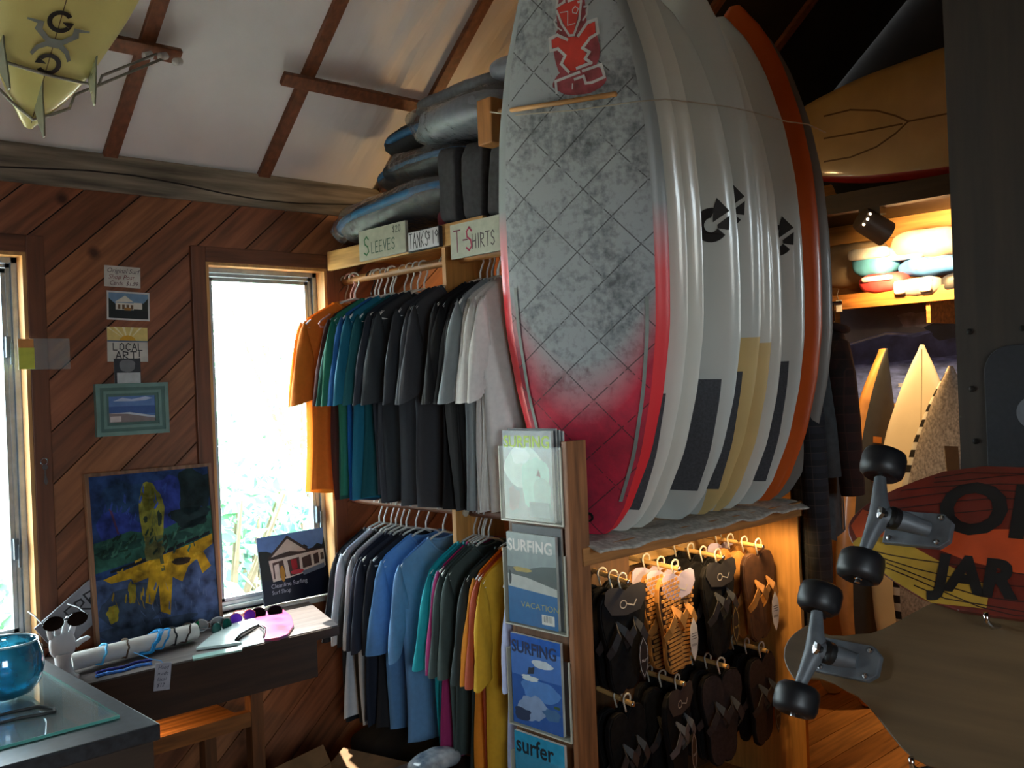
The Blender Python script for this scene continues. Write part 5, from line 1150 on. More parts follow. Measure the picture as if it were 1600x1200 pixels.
# ================================================================== SANDALS ON PEGS
def sandal_outline(L_=.27, s_=1):
    pts = [(0, 0), (.028, -.004), (.046, -.025), (.052, -.06), (.048, -.10), (.038, -.145), (.034, -.19), (.036, -.225), (.030, -.255), (.014, -.27), (-.006, -.272), (-.026, -.258), (-.034, -.23), (-.034, -.19), (-.036, -.14), (-.042, -.095), (-.044, -.055), (-.036, -.022), (-.02, -.005)]
    return [(x * s_, z) for x, z in pts]
def make_sandals(name, label, loc, sole, bed, strap, card=None, weave=False, tagc=None, group='sandals on the pegs', rz=0, logo=None):
    o = thing(name, label, 'sandals', loc, group); o.rotation_euler = (0, 0, rz); o.scale = (1.18, 1, 1.25)
    MB().tube([(0, .004, .018), (0, .004, .0), (0, .0, -.012)] if False else [(.016 * math.cos(q), 0, .002 + .014 * math.sin(q)) for q in [math.radians(a_) for a_ in range(-60, 215, 22)]] + [(-.006, 0, -.03)], .003, 6).build('hook', M('sandal_hook', '#c9c6b8' if card else '#17171a', .4), o, smooth=True)
    for sx in (-1, 1):
        pl_ = sandal_outline(.27, sx); c0 = V((sx * .046, .007 * sx, -.022)); rot = Matrix.Rotation(sx * .09, 3, 'Y')
        U_, Z_ = rot @ V((1, 0, 0)), rot @ V((0, 0, 1))
        so = MB().prism(pl_, c0, U_, Z_, (0, 1, 0), .018).build('sole', sole, o, bevel=.003)
        MB().prism([(x * .93, z * .96 - .005) for x, z in pl_], c0, U_, Z_, (0, -1, 0), .003).build('footbed', bed, so)
        if weave:
            wv_ = MB()
            for r in range(22):
                z_ = -.018 - r * .0115; hw_ = .034 if r > 11 else .042
                for cidx in range(5):
                    xx = -hw_ + (2 * hw_) * (cidx + .5 * (r % 2)) / 5
                    if xx + .012 > hw_ + .006: continue
                    wv_.obox(c0 + U_ * xx + Z_ * z_ + V((0, -.007, 0)), U_, Z_, V((0, 1, 0)), .0125, .0078, .004)
            wo = wv_.build('woven_strips', strap, so); wo['kind'] = 'stuff'
        ap = c0 + Z_ * -.085 + V((0, -.004, 0))
        for k in (-1, 1):
            e_ = c0 + U_ * (k * .040) + Z_ * -.165; pts = [ap, ap + (e_ - ap) * .3 + V((0, -.026, 0)), ap + (e_ - ap) * .7 + V((0, -.024, 0)) + U_ * k * .008, e_]
            sb = MB(); rs = []
            for i, p in enumerate(pts):
                w2 = (.005, .010, .011, .009)[i]; rs.append([p + Z_ * w2 + U_ * k * w2 * .6, p + V((0, -.003, 0)) + Z_ * w2 + U_ * k * w2 * .6, p + V((0, -.003, 0)) - Z_ * w2 - U_ * k * w2 * .6, p - Z_ * w2 - U_ * k * w2 * .6])
            sb.rings(rs).build('strap', strap, o)
    if card: MB().prism([(-.075, .0), (-.06, .008), (-.02, .004), (.0, -.006), (.02, .004), (.06, .008), (.075, 0), (.08, -.03), (.055, -.062), (.0, -.07), (-.055, -.062), (-.08, -.03)], (0, -.013, -.022), (1, 0, 0), (0, 0, 1), (0, 1, 0), .0015).build('toe_card', card, o)
    if card:
        a_ = Art((0, -.013, -.022), (1, 0, 0), (0, 0, 1), (0, -1, 0), .0006); a_.p('#c9c2b4', *stroke(ell(-.01, -.04, .012, .01, 12) + [(.002, -.04), (.03, -.048), (.04, -.035)], .003)); a_.build('card_logo', o)
    if tagc:
        t0 = V((.05, -.026, -.15)); tp = [(0, 0), (.016, -.025), (.020, -.06), (.014, -.095), (0, -.12), (-.014, -.095), (-.020, -.06), (-.016, -.025)]
        tg_ = MB().prism(tp, t0, (1, 0, 0), (0, 0, 1), (0, 1, 0), .0012).build('leaf_tag', tagc, o)
        a_ = Art(t0, (1, 0, 0), (0, 0, 1), (0, -1, 0), .0005)
        if logo: a_.p(logo, *stroke([(x * .8, z * .85 - .008) for x, z in tp] + [(0, -.008)], .0014)); a_.text(logo, 'reef' if False else 'surf', -.010, -.07, .014, 0, .3)
        else: a_.p('#5d5a58', *[rect(-.012, -.045 - .007 * i, .012, -.0425 - .007 * i) for i in range(3)]); a_.p('#222222', *[rect(-.012 + .0035 * i, -.078, -.0105 + .0035 * i, -.071) for i in range(7)])
        a_.build('tag_print', tg_)
    return o
S_BLK = M('sandal_black', '#0d0d0f', .75, .2, 60, spec=.2); S_BED = M('sandal_black_bed', '#111214', .85, .25, 60, spec=.15); S_STR = M('sandal_charcoal_strap', '#2b2d31', .6, .15, 60)
S_TAN = M('sandal_tan', '#b07a3c', .6, .12, 40); S_TANB = M('sandal_tan_bed', '#c08a48', .6, .12, 40); S_BRN = M('sandal_brown', '#4a2d18', .65, .15, 40); S_DARKW = M('sandal_weave_gap', '#2a160b', .8)
S_CARD = M('toe_card_lavender', '#b3abc4', .6, .05); S_CARDK = M('toe_card_dark', '#2c2c30', .6); S_TAG = M('leaf_tag_white', '#cfcbc6', .6); S_TAGK = M('leaf_tag_black', '#18181a', .5); S_PAT = M('sandal_floral', '#2a2226', .7, .6, 90, col2='#0d0b0c')
PX = (2.375, 2.645, 2.905, 3.165)
for r, pz in enumerate((.955, .56)):
    if r: lbox(srack, 2.58, 3.31, 2.36, 2.40, pz - .05, pz + .05).build('peg_rail', wood('peg_rail_pine', '#d8ae6c'), srack)
    for x_ in PX:
        MB().tube([L(srack, (x_, 2.36 if x_ > 2.5 else 2.19, pz + .010)), L(srack, (x_, 2.035, pz - .012))], .0085, 10).build('peg', wood('peg_pine', '#d9b06e', 1), srack, smooth=40)
        MB().lathe([(.006, 0), (.010, .004), (.006, .008)], L(srack, (x_, 2.037, pz - .012)), (0, -1, 0), 12).build('peg_tip', m_steel, srack, smooth=True)
PEGN = ('the peg by the magazine rack', 'the second peg from the magazine rack', 'the third peg from the magazine rack', 'the peg by the side panel')
ST = [  # top row, front to back
 [(S_BLK, S_BED, S_STR, S_CARDK, 0, S_TAGK, '#b8b8b8', 'black sandals with an outlined leaf tag on '), (S_BLK, S_BED, S_STR, None, 0, None, None, 'plain black sandals hanging second on '), (S_BLK, S_BED, S_STR, None, 0, None, None, 'plain black sandals hanging last on ')],
 [(S_TAN, S_DARKW, S_TANB, S_CARD, 1, S_TAG, None, 'woven tan sandals with white leaf tag on '), (S_TAN, S_DARKW, S_TANB, S_CARD, 1, None, None, 'tan woven sandals hanging second on '), (S_TAN, S_TANB, S_TANB, S_CARD, 0, None, None, 'smooth tan sandals hanging last on ')],
 [(S_BLK, S_BED, S_STR, S_CARDK, 0, S_TAGK, '#b89a4a', 'black sandals with gold-lettered tag on ')] + [(S_BLK, S_BED, S_STR, None, 0, None, None, 'plain black sandals packed %s on ' % n_) for n_ in ('second', 'third', 'fourth')],
 [(S_BRN, S_BRN, S_TAN, None, 0, S_TAG, None, 'brown leather sandals with a white leaf tag on '), (S_TAN, S_TANB, S_TANB, None, 0, None, None, 'tan leather sandals hanging second on '), (S_TAN, S_TANB, S_TANB, None, 0, None, None, 'tan leather sandals hanging third on '), (S_TAN, S_TANB, S_TANB, S_CARD, 0, None, None, 'tan leather sandals with lavender card, last on ')]]
SB = [[(S_BLK, S_BED, S_STR, None, 0, None, None, 'black sandals on the lower row under '), ],
      [(S_BLK, S_BED, M('sandal_grey_strap', '#55565a', .6), S_CARDK, 0, S_TAGK, '#c8c8c8', 'black sandals with grey straps and oval tag under ')],
      [(S_BLK, S_PAT, S_STR, None, 0, None, None, 'dark patterned sandals on the lower row under ')],
      [(S_BLK, S_PAT, S_STR, None, 0, S_TAGK, '#9a9a9a', 'dark floral sandals on the lower row under ')]]
for pi_, l_ in enumerate(SB): l_ += [(S_BLK, S_BED, S_STR, None, 0, None, None, 'plain black sandals %s on the lower row under ' % n_) for n_ in (('second',) if pi_ == 0 else ('second', 'third'))]
rg2 = random.Random(5)
for rows, pz, yy0 in ((ST, .955, 2.055), (SB, .56, 2.06)):
    for pi, lst in enumerate(rows):
        for k, (so, be, sr, ca, wv_, tg_, lo_, lab) in enumerate(lst):
            y_ = yy0 + (.062 if pi else .045) * k
            make_sandals('sandal_pair', lab + PEGN[pi], (PX[pi] + rg2.gauss(0, .004), y_, pz - .012 + .0075 + .022 * (y_ - 2.035) / .325), so, be, sr, ca, bool(wv_), tg_, rz=rg2.gauss(0, .08), logo=lo_)

# ================================================================== JACKETS AT THE END OF THE RACK
def plaid(name, base, c1_, c2_, per=.07):
    mt = bpy.data.materials.new(name); mt.use_nodes = True; nt = mt.node_tree; b = nt.nodes['Principled BSDF']; b.inputs['Roughness'].default_value = .9
    tc = nt.nodes.new('ShaderNodeTexCoord'); sp = nt.nodes.new('ShaderNodeSeparateXYZ'); nt.links.new(tc.outputs['Object'], sp.inputs[0])
    def band(o_, k, lo_):
        m1 = nt.nodes.new('ShaderNodeMath'); m1.operation = 'MULTIPLY'; m1.inputs[1].default_value = k / per; nt.links.new(o_, m1.inputs[0])
        m2 = nt.nodes.new('ShaderNodeMath'); m2.operation = 'FRACT'; nt.links.new(m1.outputs[0], m2.inputs[0])
        m3 = nt.nodes.new('ShaderNodeMath'); m3.operation = 'LESS_THAN'; m3.inputs[1].default_value = lo_; nt.links.new(m2.outputs[0], m3.inputs[0]); return m3.outputs[0]
    ad = nt.nodes.new('ShaderNodeMath'); ad.operation = 'ADD'; nt.links.new(sp.outputs[0], ad.inputs[0]); nt.links.new(sp.outputs[1], ad.inputs[1])
    cur = None
    for o_, k, lo_, c, f in ((ad.outputs[0], 1, .5, c1_, .6), (sp.outputs[2], 1, .5, c1_, .6), (ad.outputs[0], 1, .06, c2_, .7), (sp.outputs[2], 1, .06, c2_, .7)):
        mx = nt.nodes.new('ShaderNodeMix'); mx.data_type = 'RGBA'; bb = band(o_, k, lo_); mm = nt.nodes.new('ShaderNodeMath'); mm.operation = 'MULTIPLY'; mm.inputs[1].default_value = f; nt.links.new(bb, mm.inputs[0]); nt.links.new(mm.outputs[0], mx.inputs[0])
        if cur is None: mx.inputs[6].default_value = lin(base)
        else: nt.links.new(cur, mx.inputs[6])
        mx.inputs[7].default_value = lin(c); cur = mx.outputs[2]
    nt.links.new(cur, b.inputs['Base Color']); return mt
lbox(srack, 3.335, 3.375, 2.10, 2.14, 0, 1.90).build('post', m_srz, srack)
MB().tube([L(srack, (3.36, 2.12, 1.86)), L(srack, (3.45, 2.03, 1.865)), L(srack, (3.64, 1.93, 1.875))], .009, 10).build('coat_arm', m_steel, srack)
def jacket(label, loc, rz, mt, length, seed, wid=.40, dep=.055, sl_len=.58, zip_=None):
    rn_ = random.Random(seed); o = thing('jacket', label, 'jacket', loc, 'jackets at the end of the surfboard rack'); o.rotation_euler = (0, 0, rz)
    NU, NV = 20, 18; ph = [rn_.random() * 6.28 for _ in range(6)]; rs = []
    for j in range(NV + 1):
        t = j / NV; z = -.07 - (length - .07) * t; wv_ = wid / 2 * (.30 + .70 * min(1, t * 5) ** .7) * (1 - .10 * t); dp = dep * (.5 + .6 * min(1, t * 2.5))
        rs.append([V((wv_ * math.cos(q), dp * math.sin(q) * (1 + .25 * math.sin(5 * q + ph[0] + 3 * t) * t), z - .03 * (abs(math.cos(q)) ** 2) * (1 - t) + .012 * math.sin(3 * q + ph[1]) * t)) for q in [6.283 * i / NU for i in range(NU)]])
    MB().rings(rs, 0, True, True, False).build('body', mt, o, smooth=True)
    for s_ in (-1, 1):
        pts = [V((s_ * wid * .40, 0, -.15)), V((s_ * (wid * .5 + .01), -.012, -.27)), V((s_ * (wid * .5 + .02), -.03, -.45)), V((s_ * (wid * .49 + .01), -.045, -.15 - sl_len))]
        MB().tube(pts, [.055, .062, .055, .045], 12).build('sleeve', mt, o, smooth=True)
    MB().tube([(.075 * math.cos(q), .045 * math.sin(q), -.075 + .012 * math.sin(q)) for q in [6.283 * i / 20 for i in range(20)]], .016, 8, closed=True).build('collar', mt, o, smooth=True)
    if zip_: MB().tube([(0, -dep * (.55 + .55 * min(1, t * 2.5)) - .004, -.10 - (length - .12) * t) for t in [i / 10 for i in range(11)]], .003, 6).build('zip', zip_, o)
    MB().tube([(.02 * math.cos(q), 0, .0 + .02 * math.sin(q)) for q in [math.radians(a_) for a_ in range(-50, 200, 25)]] + [(0, 0, -.05), (0, 0, -.09)], .003, 6).build('hanger_hook', m_steel, o)
    return o
m_plaid1 = plaid('dark_red_plaid', '#2a1210', '#120a0a', '#3a2018'); m_plaid2 = plaid('blue_grey_plaid', '#20242c', '#0d0e12', '#403a38', .05)
jacket('long dark red plaid flannel jacket hanging beyond the last surfboard', (3.61, 1.945, 1.852), .48, m_plaid1, .62, 4, .36, .06)
jacket('grey zipped jacket hanging in front of the plaid flannels', (3.55, 1.985, 1.845), .42, M('grey_fleece', '#3d4144', .9, .15, 30), .90, 6, .30, .055, .5, m_steel)
jacket('blue-grey plaid shirt hanging lowest by the side panel', (3.47, 2.02, 1.842), .5, m_plaid2, 1.22, 9, .30, .05, .9)

# ================================================================== FAR RIGHT CORNER: shelf, loft, lamp, boards
SHX = 4.62; zs = P(1400, 476, 'X', SHX).z
wsh = thing('wall_shelf', 'golden wooden shelf above the wave poster', 'shelf', (4.8, 2.1, zs))
lbox(wsh, SHX, SHX + .02, .9, 3.2, zs, zs + .075).build('front_board', wood('shelf_front', '#b0702f', 1), wsh, bevel=.002)
lbox(wsh, SHX + .02, XR - .002, .9, 3.2, zs + .045, zs + .065).build('shelf_board', wood('shelf_front', '#b0702f', 1), wsh)
for y_ in (1.0, 2.0, 3.1): lbox(wsh, SHX + .02, XR - .002, y_, y_ + .02, zs - .1, zs + .045).build('bracket', wood('shelf_front', '#b0702f'), wsh)
ztop = zs + .065
def shelf_bag(name, label, cat, px, xx, depth, mt, seed, patches=()):
    a_, b_ = P(px[0], px[3], 'X', xx), P(px[2], px[1], 'X', xx); w_ = a_.y - b_.y; h = b_.z - a_.z
    o = thing(name, label, cat, (xx, (a_.y + b_.y) / 2, (a_.z + b_.z) / 2), 'bags piled on the far shelf')
    pillow('pouch', (depth, w_, h), mt, o, 3.0, seed, .014, (20, 14), 1)
    for c, y0, y1, z0, z1 in patches: pillow('label_patch', (depth * .3, (y1 - y0) * w_, (z1 - z0) * h), M('patch_' + c, c, .5), o, 5, seed + 2, .003, (8, 6)).location = (-depth * .42, ((y0 + y1) / 2 - .5) * -w_, ((z0 + z1) / 2 - .5) * h)
    return o
shelf_bag('fin_bag', 'tan grey paper-like bag at the left of the far shelf', 'bag', (1290, 372, 1390, 455), 4.86, .22, M('bag_tan', '#a8967e', .7, .1, 16), 2)
shelf_bag('fin_bag', 'big tan bag at the right of the far shelf', 'bag', (1395, 348, 1520, 412), 4.80, .22, M('bag_tan2', '#b09a82', .7, .1, 16), 3, (('#cfcac4', .1, .5, .0, .16),))
shelf_bag('fin_bag', 'light blue pouch with a white top on the far shelf', 'pouch', (1336, 383, 1400, 436), 4.72, .16, M('bag_sky', '#5aa6cf', .6, .1, 16), 5, (('#dcdcd8', .02, .98, .58, .98),))
shelf_bag('fin_bag', 'deep blue pouch under the big tan bag', 'pouch', (1404, 394, 1520, 436), 4.73, .16, M('bag_blue', '#3c74b8', .6, .2, 16), 6, (('#c9c9c6', .3, .5, .3, .9),))
shelf_bag('fin_bag', 'red pouch with a white lettered band at the shelf front', 'pouch', (1346, 421, 1418, 462), 4.66, .12, M('bag_red', '#c23a3c', .6, .12, 16), 8, (('#e2ded8', .12, .78, .55, .82),))
shelf_bag('fin_bag', 'grey bag with two white labels at the shelf front', 'bag', (1402, 431, 1476, 466), 4.66, .12, M('bag_grey', '#8f8a86', .7, .1, 16), 9, (('#dedbd6', .05, .3, .15, .95), ('#dedbd6', .58, .85, .15, .95)))
shelf_bag('fin_bag', 'black bundle at the right end of the shelf front', 'bag', (1474, 424, 1530, 462), 4.69, .14, M('bag_black', '#1c1b1d', .5, .3, 16), 12)
tz = P(1311, 478, 'X', SHX - .004); o = thing('hang_tag', 'small white tag dangling from the far shelf edge', 'tag', (SHX - .004, tz.y, tz.z)); MB().box(-.001, .001, -.016, .016, -.03, .03).build('card', M('tag_white', '#e4e0d8', .6), o); MB().tube([(0, 0, .03), (.002, .01, .055), (.002, 0, .085)], .0012, 5).build('string', M('cord_grey', '#a59f8f'), o)
# poster
pz0, pz1 = P(1320, 631, 'X', XR - .003).z, P(1316, 484, 'X', XR - .003).z; py0 = P(1316, 560, 'X', XR - .003).y
po = thing('wave_poster', 'large poster of a dark blue breaking wave on the far wall', 'poster', (XR - .003, py0, pz0)); W_, H_ = .92, pz1 - pz0
MB().box(0, .002, -W_, 0, 0, H_).build('sheet', M('poster_paper', '#2a3350', .4), po)
a = Art((0, 0, 0), (0, -1, 0), (0, 0, 1), (-1, 0, 0), .0005, .0002); q = lambda *pts: [(x * W_, y * H_) for x, y in pts]
m_sea = M('poster_sea', '#6a7cc0', .4, .3, 12, stretch=(1, 1, 4)); a.p(m_sea, q((0, 0), (1, 0), (1, 1), (0, 1)))
a.p(M('poster_sky', '#85868e', .4, .2, 3), q((0, .62), (.1, .66), (.28, .73), (.45, .70), (.6, .74), (1, .73), (1, 1), (0, 1))); a.p(M('poster_wall', '#46548c', .4, .3, 10), q((0, .40), (0, .60), (.1, .63), (.28, .70), (.45, .66), (.55, .70), (1, .70), (1, .5), (.6, .45)))
a.p(M('poster_foam', '#b9bcc6', .4, .25, 14), q((0, .61), (.1, .655), (.28, .725), (.45, .69), (.28, .705), (.1, .64)), [(x * W_, y * H_) for x, y in splotch(.52, .84, .16, .09, 3, .4)], [(x * W_, y * H_) for x, y in splotch(.38, .18, .05, .02, 5, .5)]); a.p(M('poster_dark', '#2c3350', .4, .2, 8), [(x * W_, y * H_) for x, y in splotch(.64, .73, .12, .10, 6, .4)]); a.build('print', po)
# loft floor and joist
lzb = P(1400, 312, 'X', 4.22).z
tr2 = struct(MB().box(4.20, 4.26, YF, YB, lzb - .02, lzb + .07).build('trim_2', wood('dark_joist', '#2a1b12', 1)))
struct(MB().box(4.26, XR, YF, YB, lzb + .045, lzb + .07).build('trim_3', wood('dark_joist', '#2a1b12', 1)))
LZ = lzb + .07
lb = Board(2.9, .58, .075, OUT_LONG, .04)
lbo = thing('longboard', 'cream longboard with a red rail stored on edge in the loft', 'surfboard', mat=frame_mat(V((4.30, -.25, LZ + .29)), V((0, 0, 1)), V((1, 0, 0)), V((0, 1, 0))))
lb.body(lambda c, t, s: 1 if c < -.90 else 0).build('hull', [M('longboard_cream', '#b49a66', .35, .08, 5, coat=.3), M('longboard_red', '#8f2320', .3, .06, coat=.4)], lbo, smooth=50)
def lpt(px, py): p_ = P(px, py, 'X', 4.265); return (p_.z - (LZ + .29), p_.y + .25)
ll = MB()
for pts in ([(1290, 182), (1330, 172), (1370, 173), (1400, 181), (1420, 190)], [(1290, 253), (1330, 246), (1370, 230), (1400, 209), (1420, 190)], [(1290, 217), (1350, 206), (1410, 194)], [(1420, 190), (1500, 174)]):
    for qd in stroke([lpt(*p_) for p_ in pts], .008): lb.patch(qd, .003, ll)
lo_ = ll.build('inlay_line', M('inlay_brown', '#5d4220', .5), lbo); lo_['kind'] = 'stuff'
for k, (x_, y_, sx, sy, sz) in enumerate(((4.68, 2.12, .5, .8, .58), (4.68, 1.35, .5, .7, .75))):
    o = pillow('dark_duffel', (sx, sy, sz), M('duffel_%d' % k, ('#1c1c1f', '#26252a')[k], .85, .3, 8), None, 2.6, 31 + k, .03, (22, 16), 1); o.location = (x_, y_, LZ + sz / 2); tag(o, ('black soft bag slumped behind the longboard in the loft', 'taller charcoal soft bag beside it in the loft')[k], 'bag', 'bags in the loft')
# track lamp
lp = P(1364, 353, 'X', 4.23)
lamp = thing('track_lamp', 'grey cylindrical spot lamp hanging over the far shelf', 'lamp', (4.23, lp.y, lzb - .02)); la = L(lamp, lp); ax = V((.62, -.42, -.45)).normalized()
MB().box(-.03, .03, -.05, .05, -.03, 0).build('mount', M('lamp_black', '#17130f', .5), lamp); MB().tube([(0, 0, -.03), (0, 0, la.z + .05)], .006, 8).build('stem', M('lamp_black', '#17130f'), lamp)
hd = MB().lathe([(.030, -.078), (.052, -.07), (.058, -.05), (.060, .075), (.055, .075), (.050, .02), (.0, .0)], la, ax, 24).build('shade', M('lamp_grey', '#6b6258', .45, .08), lamp, smooth=40)
def emit(name, col, st_):
    mt = bpy.data.materials.new(name); mt.use_nodes = True; b = mt.node_tree.nodes['Principled BSDF']; b.inputs['Emission Color'].default_value = (*col, 1); b.inputs['Emission Strength'].default_value = st_; b.inputs['Base Color'].default_value = (*col, 1); return mt
MB().lathe([(.0, .03), (.03, .035), (.045, .05), (.045, .058), (.0, .062)], la, ax, 20).build('bulb', emit('lamp_glow', WARM, 6), lamp, smooth=True)
for k in range(3):
    an = 2.2 + .5 * k; e1 = ax.orthogonal().normalized(); e2 = ax.cross(e1); MB().lathe([(.006, 0), (.006, .003)], la + ax * -.06 + (e1 * math.cos(an) + e2 * math.sin(an)) * .056, e1 * math.cos(an) + e2 * math.sin(an), 10).build('vent', emit('vent_glow', (1, .8, .55), 4), hd)
light('track_lamp_light', 'SPOT', lp + ax * .085, 95, WARM, target=lp + ax * 2, spot_size=2.9, spot_blend=.6, shadow_soft_size=.04)
# lamp behind the clothes and light bar under the shelf
bl2 = thing('bare_bulb', 'bare warm bulb in a socket behind the clothes rack', 'lamp', (2.95, 2.98, 2.40)); MB().lathe([(.018, 0), (.02, .02), (.02, .05)], (0, 0, .03), (0, 0, 1), 14).build('socket', M('lamp_black', '#17130f'), bl2)
MB().lathe([(.001, -.05), (.02, -.045), (.03, -.02), (.026, .01), (.015, .03)], (0, 0, 0), (0, 0, 1), 16).build('bulb', emit('bulb_glow', WARM, 12), bl2, smooth=True)
MB().tube([(0, 0, .08), (0, 0, roofz(2.98) - 2.40)], .003, 6).build('flex', M('lamp_black', '#17130f'), bl2)
light('bare_bulb_light', 'POINT', (2.95, 2.98, 2.33), 5.5, WARM, shadow_soft_size=.03)
for k, (x_, nb) in enumerate(((2.50, 'woven tan sandals'), (2.78, 'black sandals in the middle'), (3.10, 'tan leather sandals'))):
    tl2 = thing('puck_light', 'small round warm light under the board shelf over the ' + nb, 'lamp', (x_, 2.0, SZ - .022), 'lights under the board shelf')
    MB().lathe([(.030, 0), (.030, -.012), (.026, -.014)], (0, 0, 0), (0, 0, 1), 18).build('housing', M('lamp_black', '#17130f'), tl2, smooth=40)
    MB().lathe([(.024, -.014), (.018, -.017), (.0, -.018)], (0, 0, 0), (0, 0, 1), 18).build('diffuser', emit('bar_glow', WARM, 5), tl2, smooth=True)
    light('puck_lamp', 'SPOT', (x_, 2.0, SZ - .045), 5.0, WARM, target=(x_, 2.05, 0), spot_size=3.0, spot_blend=.5, shadow_soft_size=.02)

# ---- boards standing on the floor by the far wall
def far_board(label, px, xn, L_, W_, yaw, tab, mats, fn, T_=.06, extra=None):
    nose = P(px[0], px[1], 'X', xn); ln_ = (.14, 0.0); L2 = (nose.z - .002) / (1 / math.sqrt(1 + .0196))
    b = Board(L2, W_, T_, tab, .05); base = V((nose.x - .14 * (nose.z - .002), nose.y, .004))
    o = place_board('surfboard', label, b, base, yaw, ln_, 'boards by the far wall', mats, fn); return b, o
b, o = far_board('charcoal surfboard with a thick orange wood rail by the far wall', (1367, 547), 4.55, 0, .46, math.radians(-12), OUT_POINT, [M('board_charcoal', '#2b2d2e', .5, .1, 20), M('rail_wood', '#c08545', .4, .15, 10, coat=.3)], lambda c, t, s: 1 if (c < -.72 or s > 0) else 0, .10)
a_ = MB(); z_ = b.L * .70; b.patch(rect(.07, z_, .15, z_ + .085), .003, a_, 1); b.patch(rect(-.06, z_ - .14, .03, z_ + .04), .003, a_, 0); b.patch(rect(-.06, z_ + .05, .0, z_ + .08), .003, a_, 2); so = a_.build('stickers', [M('sticker_brown', '#4a3a2c', .5), M('sticker_white', '#a3a8a2', .5), M('sticker_orange', '#a8672a', .5)], o); so['kind'] = 'stuff'
b, o = far_board('pointed off-white surfboard with a thin stringer by the far wall', (1443, 542), 4.55, 0, .43, math.radians(-72), OUT_POINT, [M('board_offwhite', '#d8cbb4', .35, .05, 5, coat=.3)], lambda c, t, s: 0)
MB().tube([b.deck(0, .05 + (b.L - .07) * i / 40, -.0003) for i in range(41)], .0016, 5).build('stringer', M('stringer_brown', '#5c4a28'), o)
b, o = far_board('beige weave-patterned surfboard with black and white striped rail', (1487, 575), 4.42, 0, .46, math.radians(-72), OUT_POINT, [M('board_weave', '#a89a8a', .5, .25, 120, stretch=(1, 1, .6)), M('stripe_black', '#161412', .5), M('stripe_white', '#cfc8ba', .5)], lambda c, t, s: (1 + int(t * 48) % 2) if c < -.86 else 0)
a_ = MB(); z_ = b.L * .74; b.patch([(-.02, z_ + .06), (.035, z_ + .06), (.05, z_ - .13), (.0, z_ - .13)], .003, a_); so = a_.build('logo_patch', M('patch_brown', '#4a3218', .5), o)
b.patch(rect(.09, z_, .12, z_ + .07), .003).build('logo_patch', M('patch_brown', '#4a3218'), o)
b, o = far_board('cream surfboard half hidden behind the jackets', (1313, 585), 4.60, 0, .44, math.radians(-22), OUT_POINT, [M('board_cream2', '#cdb98f', .35, .06, 5, coat=.3)], lambda c, t, s: 0)

# ================================================================== SKATEBOARDS ON THE PARTITION
LV, WV = V((0, -1, 0)), V((-.5, 0, -.866)); NV_ = LV.cross(-WV)
m_truck = M('truck_metal', '#63686d', .5, .15, 30, metal=.25); m_wheel = M('wheel_black', '#121317', .45, .1, 30); m_bush = M('bushing_black', '#0d0d0e', .5)
def truck(o, x, w2, zz, flip=1):
    """base plate, hanger, bushings, axle and two wheels"""
    MB().prism([(x + .0, -.028), (x + .09 * flip, -.028), (x + .105 * flip, -.015), (x + .105 * flip, .015), (x + .09 * flip, .028), (x, .028)], (0, 0, 0), (1, 0, 0), (0, 1, 0), (0, 0, 1), .012).build('base_plate', m_truck, o, bevel=.002)
    for sx in (.012, .088):
        for sy in (-.02, .02): MB().lathe([(.0045, .012), (.0045, .016), (.002, .017)], (x + sx * flip, sy, 0), (0, 0, 1), 8).build('bolt', m_steel, o)
    hg = MB(); n_ = 12
    hg.tube([(x - .0, -w2 * .72, zz), (x + .006 * flip, -w2 * .3, zz - .002), (x + .012 * flip, 0, zz - .006), (x + .006 * flip, w2 * .3, zz - .002), (x, w2 * .72, zz)], [.009, .013, .019, .013, .009], 12)
    hg.tube([(x + .012 * flip, 0, zz - .006), (x + .045 * flip, 0, zz - .022), (x + .07 * flip, 0, .012)], [.018, .016, .012], 12)
    hg.build('hanger', m_truck, o, smooth=50)
    MB().lathe([(.015, 0), (.018, .004), (.018, .014), (.014, .018), (.007, .019), (.007, .027)], (x + .034 * flip, 0, zz - .018), (-.5 * flip, 0, .86), 16).build('bushing', m_bush, o, smooth=40)
    MB().lathe([(.008, 0), (.010, .002), (.010, .008), (.004, .009)], (x + .034 * flip - .014 * flip, 0, zz + .006), (-.5 * flip, 0, .86), 6).build('kingpin_nut', m_steel, o)
    MB().tube([(x, -w2 - .026, zz), (x, w2 + .026, zz)], .004, 8).build('axle', m_steel, o)
    for s_ in (-1, 1):
        wh = MB().lathe([(.012, -.018), (.026, -.024), (.033, -.018), (.035, -.008), (.035, .010), (.032, .019), (.024, .023), (.013, .016), (.010, .010)], (x, s_ * w2, zz), (0, s_, 0), 28).build('wheel', m_wheel, o, smooth=50)
        MB().lathe([(.0115, .008), (.0115, .013), (.006, .014), (.006, .020), (.0, .020)], (x, s_ * w2, zz), (0, s_, 0), 14).build('bearing', m_steel, wh)
def deck_outline(half, L_=.98, n=24):
    up_ = [(L_ * i / n, half(L_ * i / n)) for i in range(n + 1)]; return up_ + [(x, -y) for x, y in up_[::-1] if True]
P1 = V((1.493, .800, 1.325)) - WV * .018
sk1 = thing('skateboard', 'red and orange sunray longboard skateboard with black lettering on the partition', 'skateboard', mat=frame_mat(P1, LV, -WV, NV_))
h1 = lambda x: .118 * min(1, (max(0, x) / .17)) ** .55 if x < .5 else .118 * (1 - max(0, (x - .62) / .5) ** 2)
sk_m = M('deck_red', '#661f12', .4, .12, 20, coat=.2)
ol = [(0.0005, .004)] + [(x, h1(x)) for x in [.004, .012, .025, .045, .07, .1, .14, .2, .3, .45, .6, .75, .86, .92]]; ol = ol + [(x, -y) for x, y in ol[::-1]]
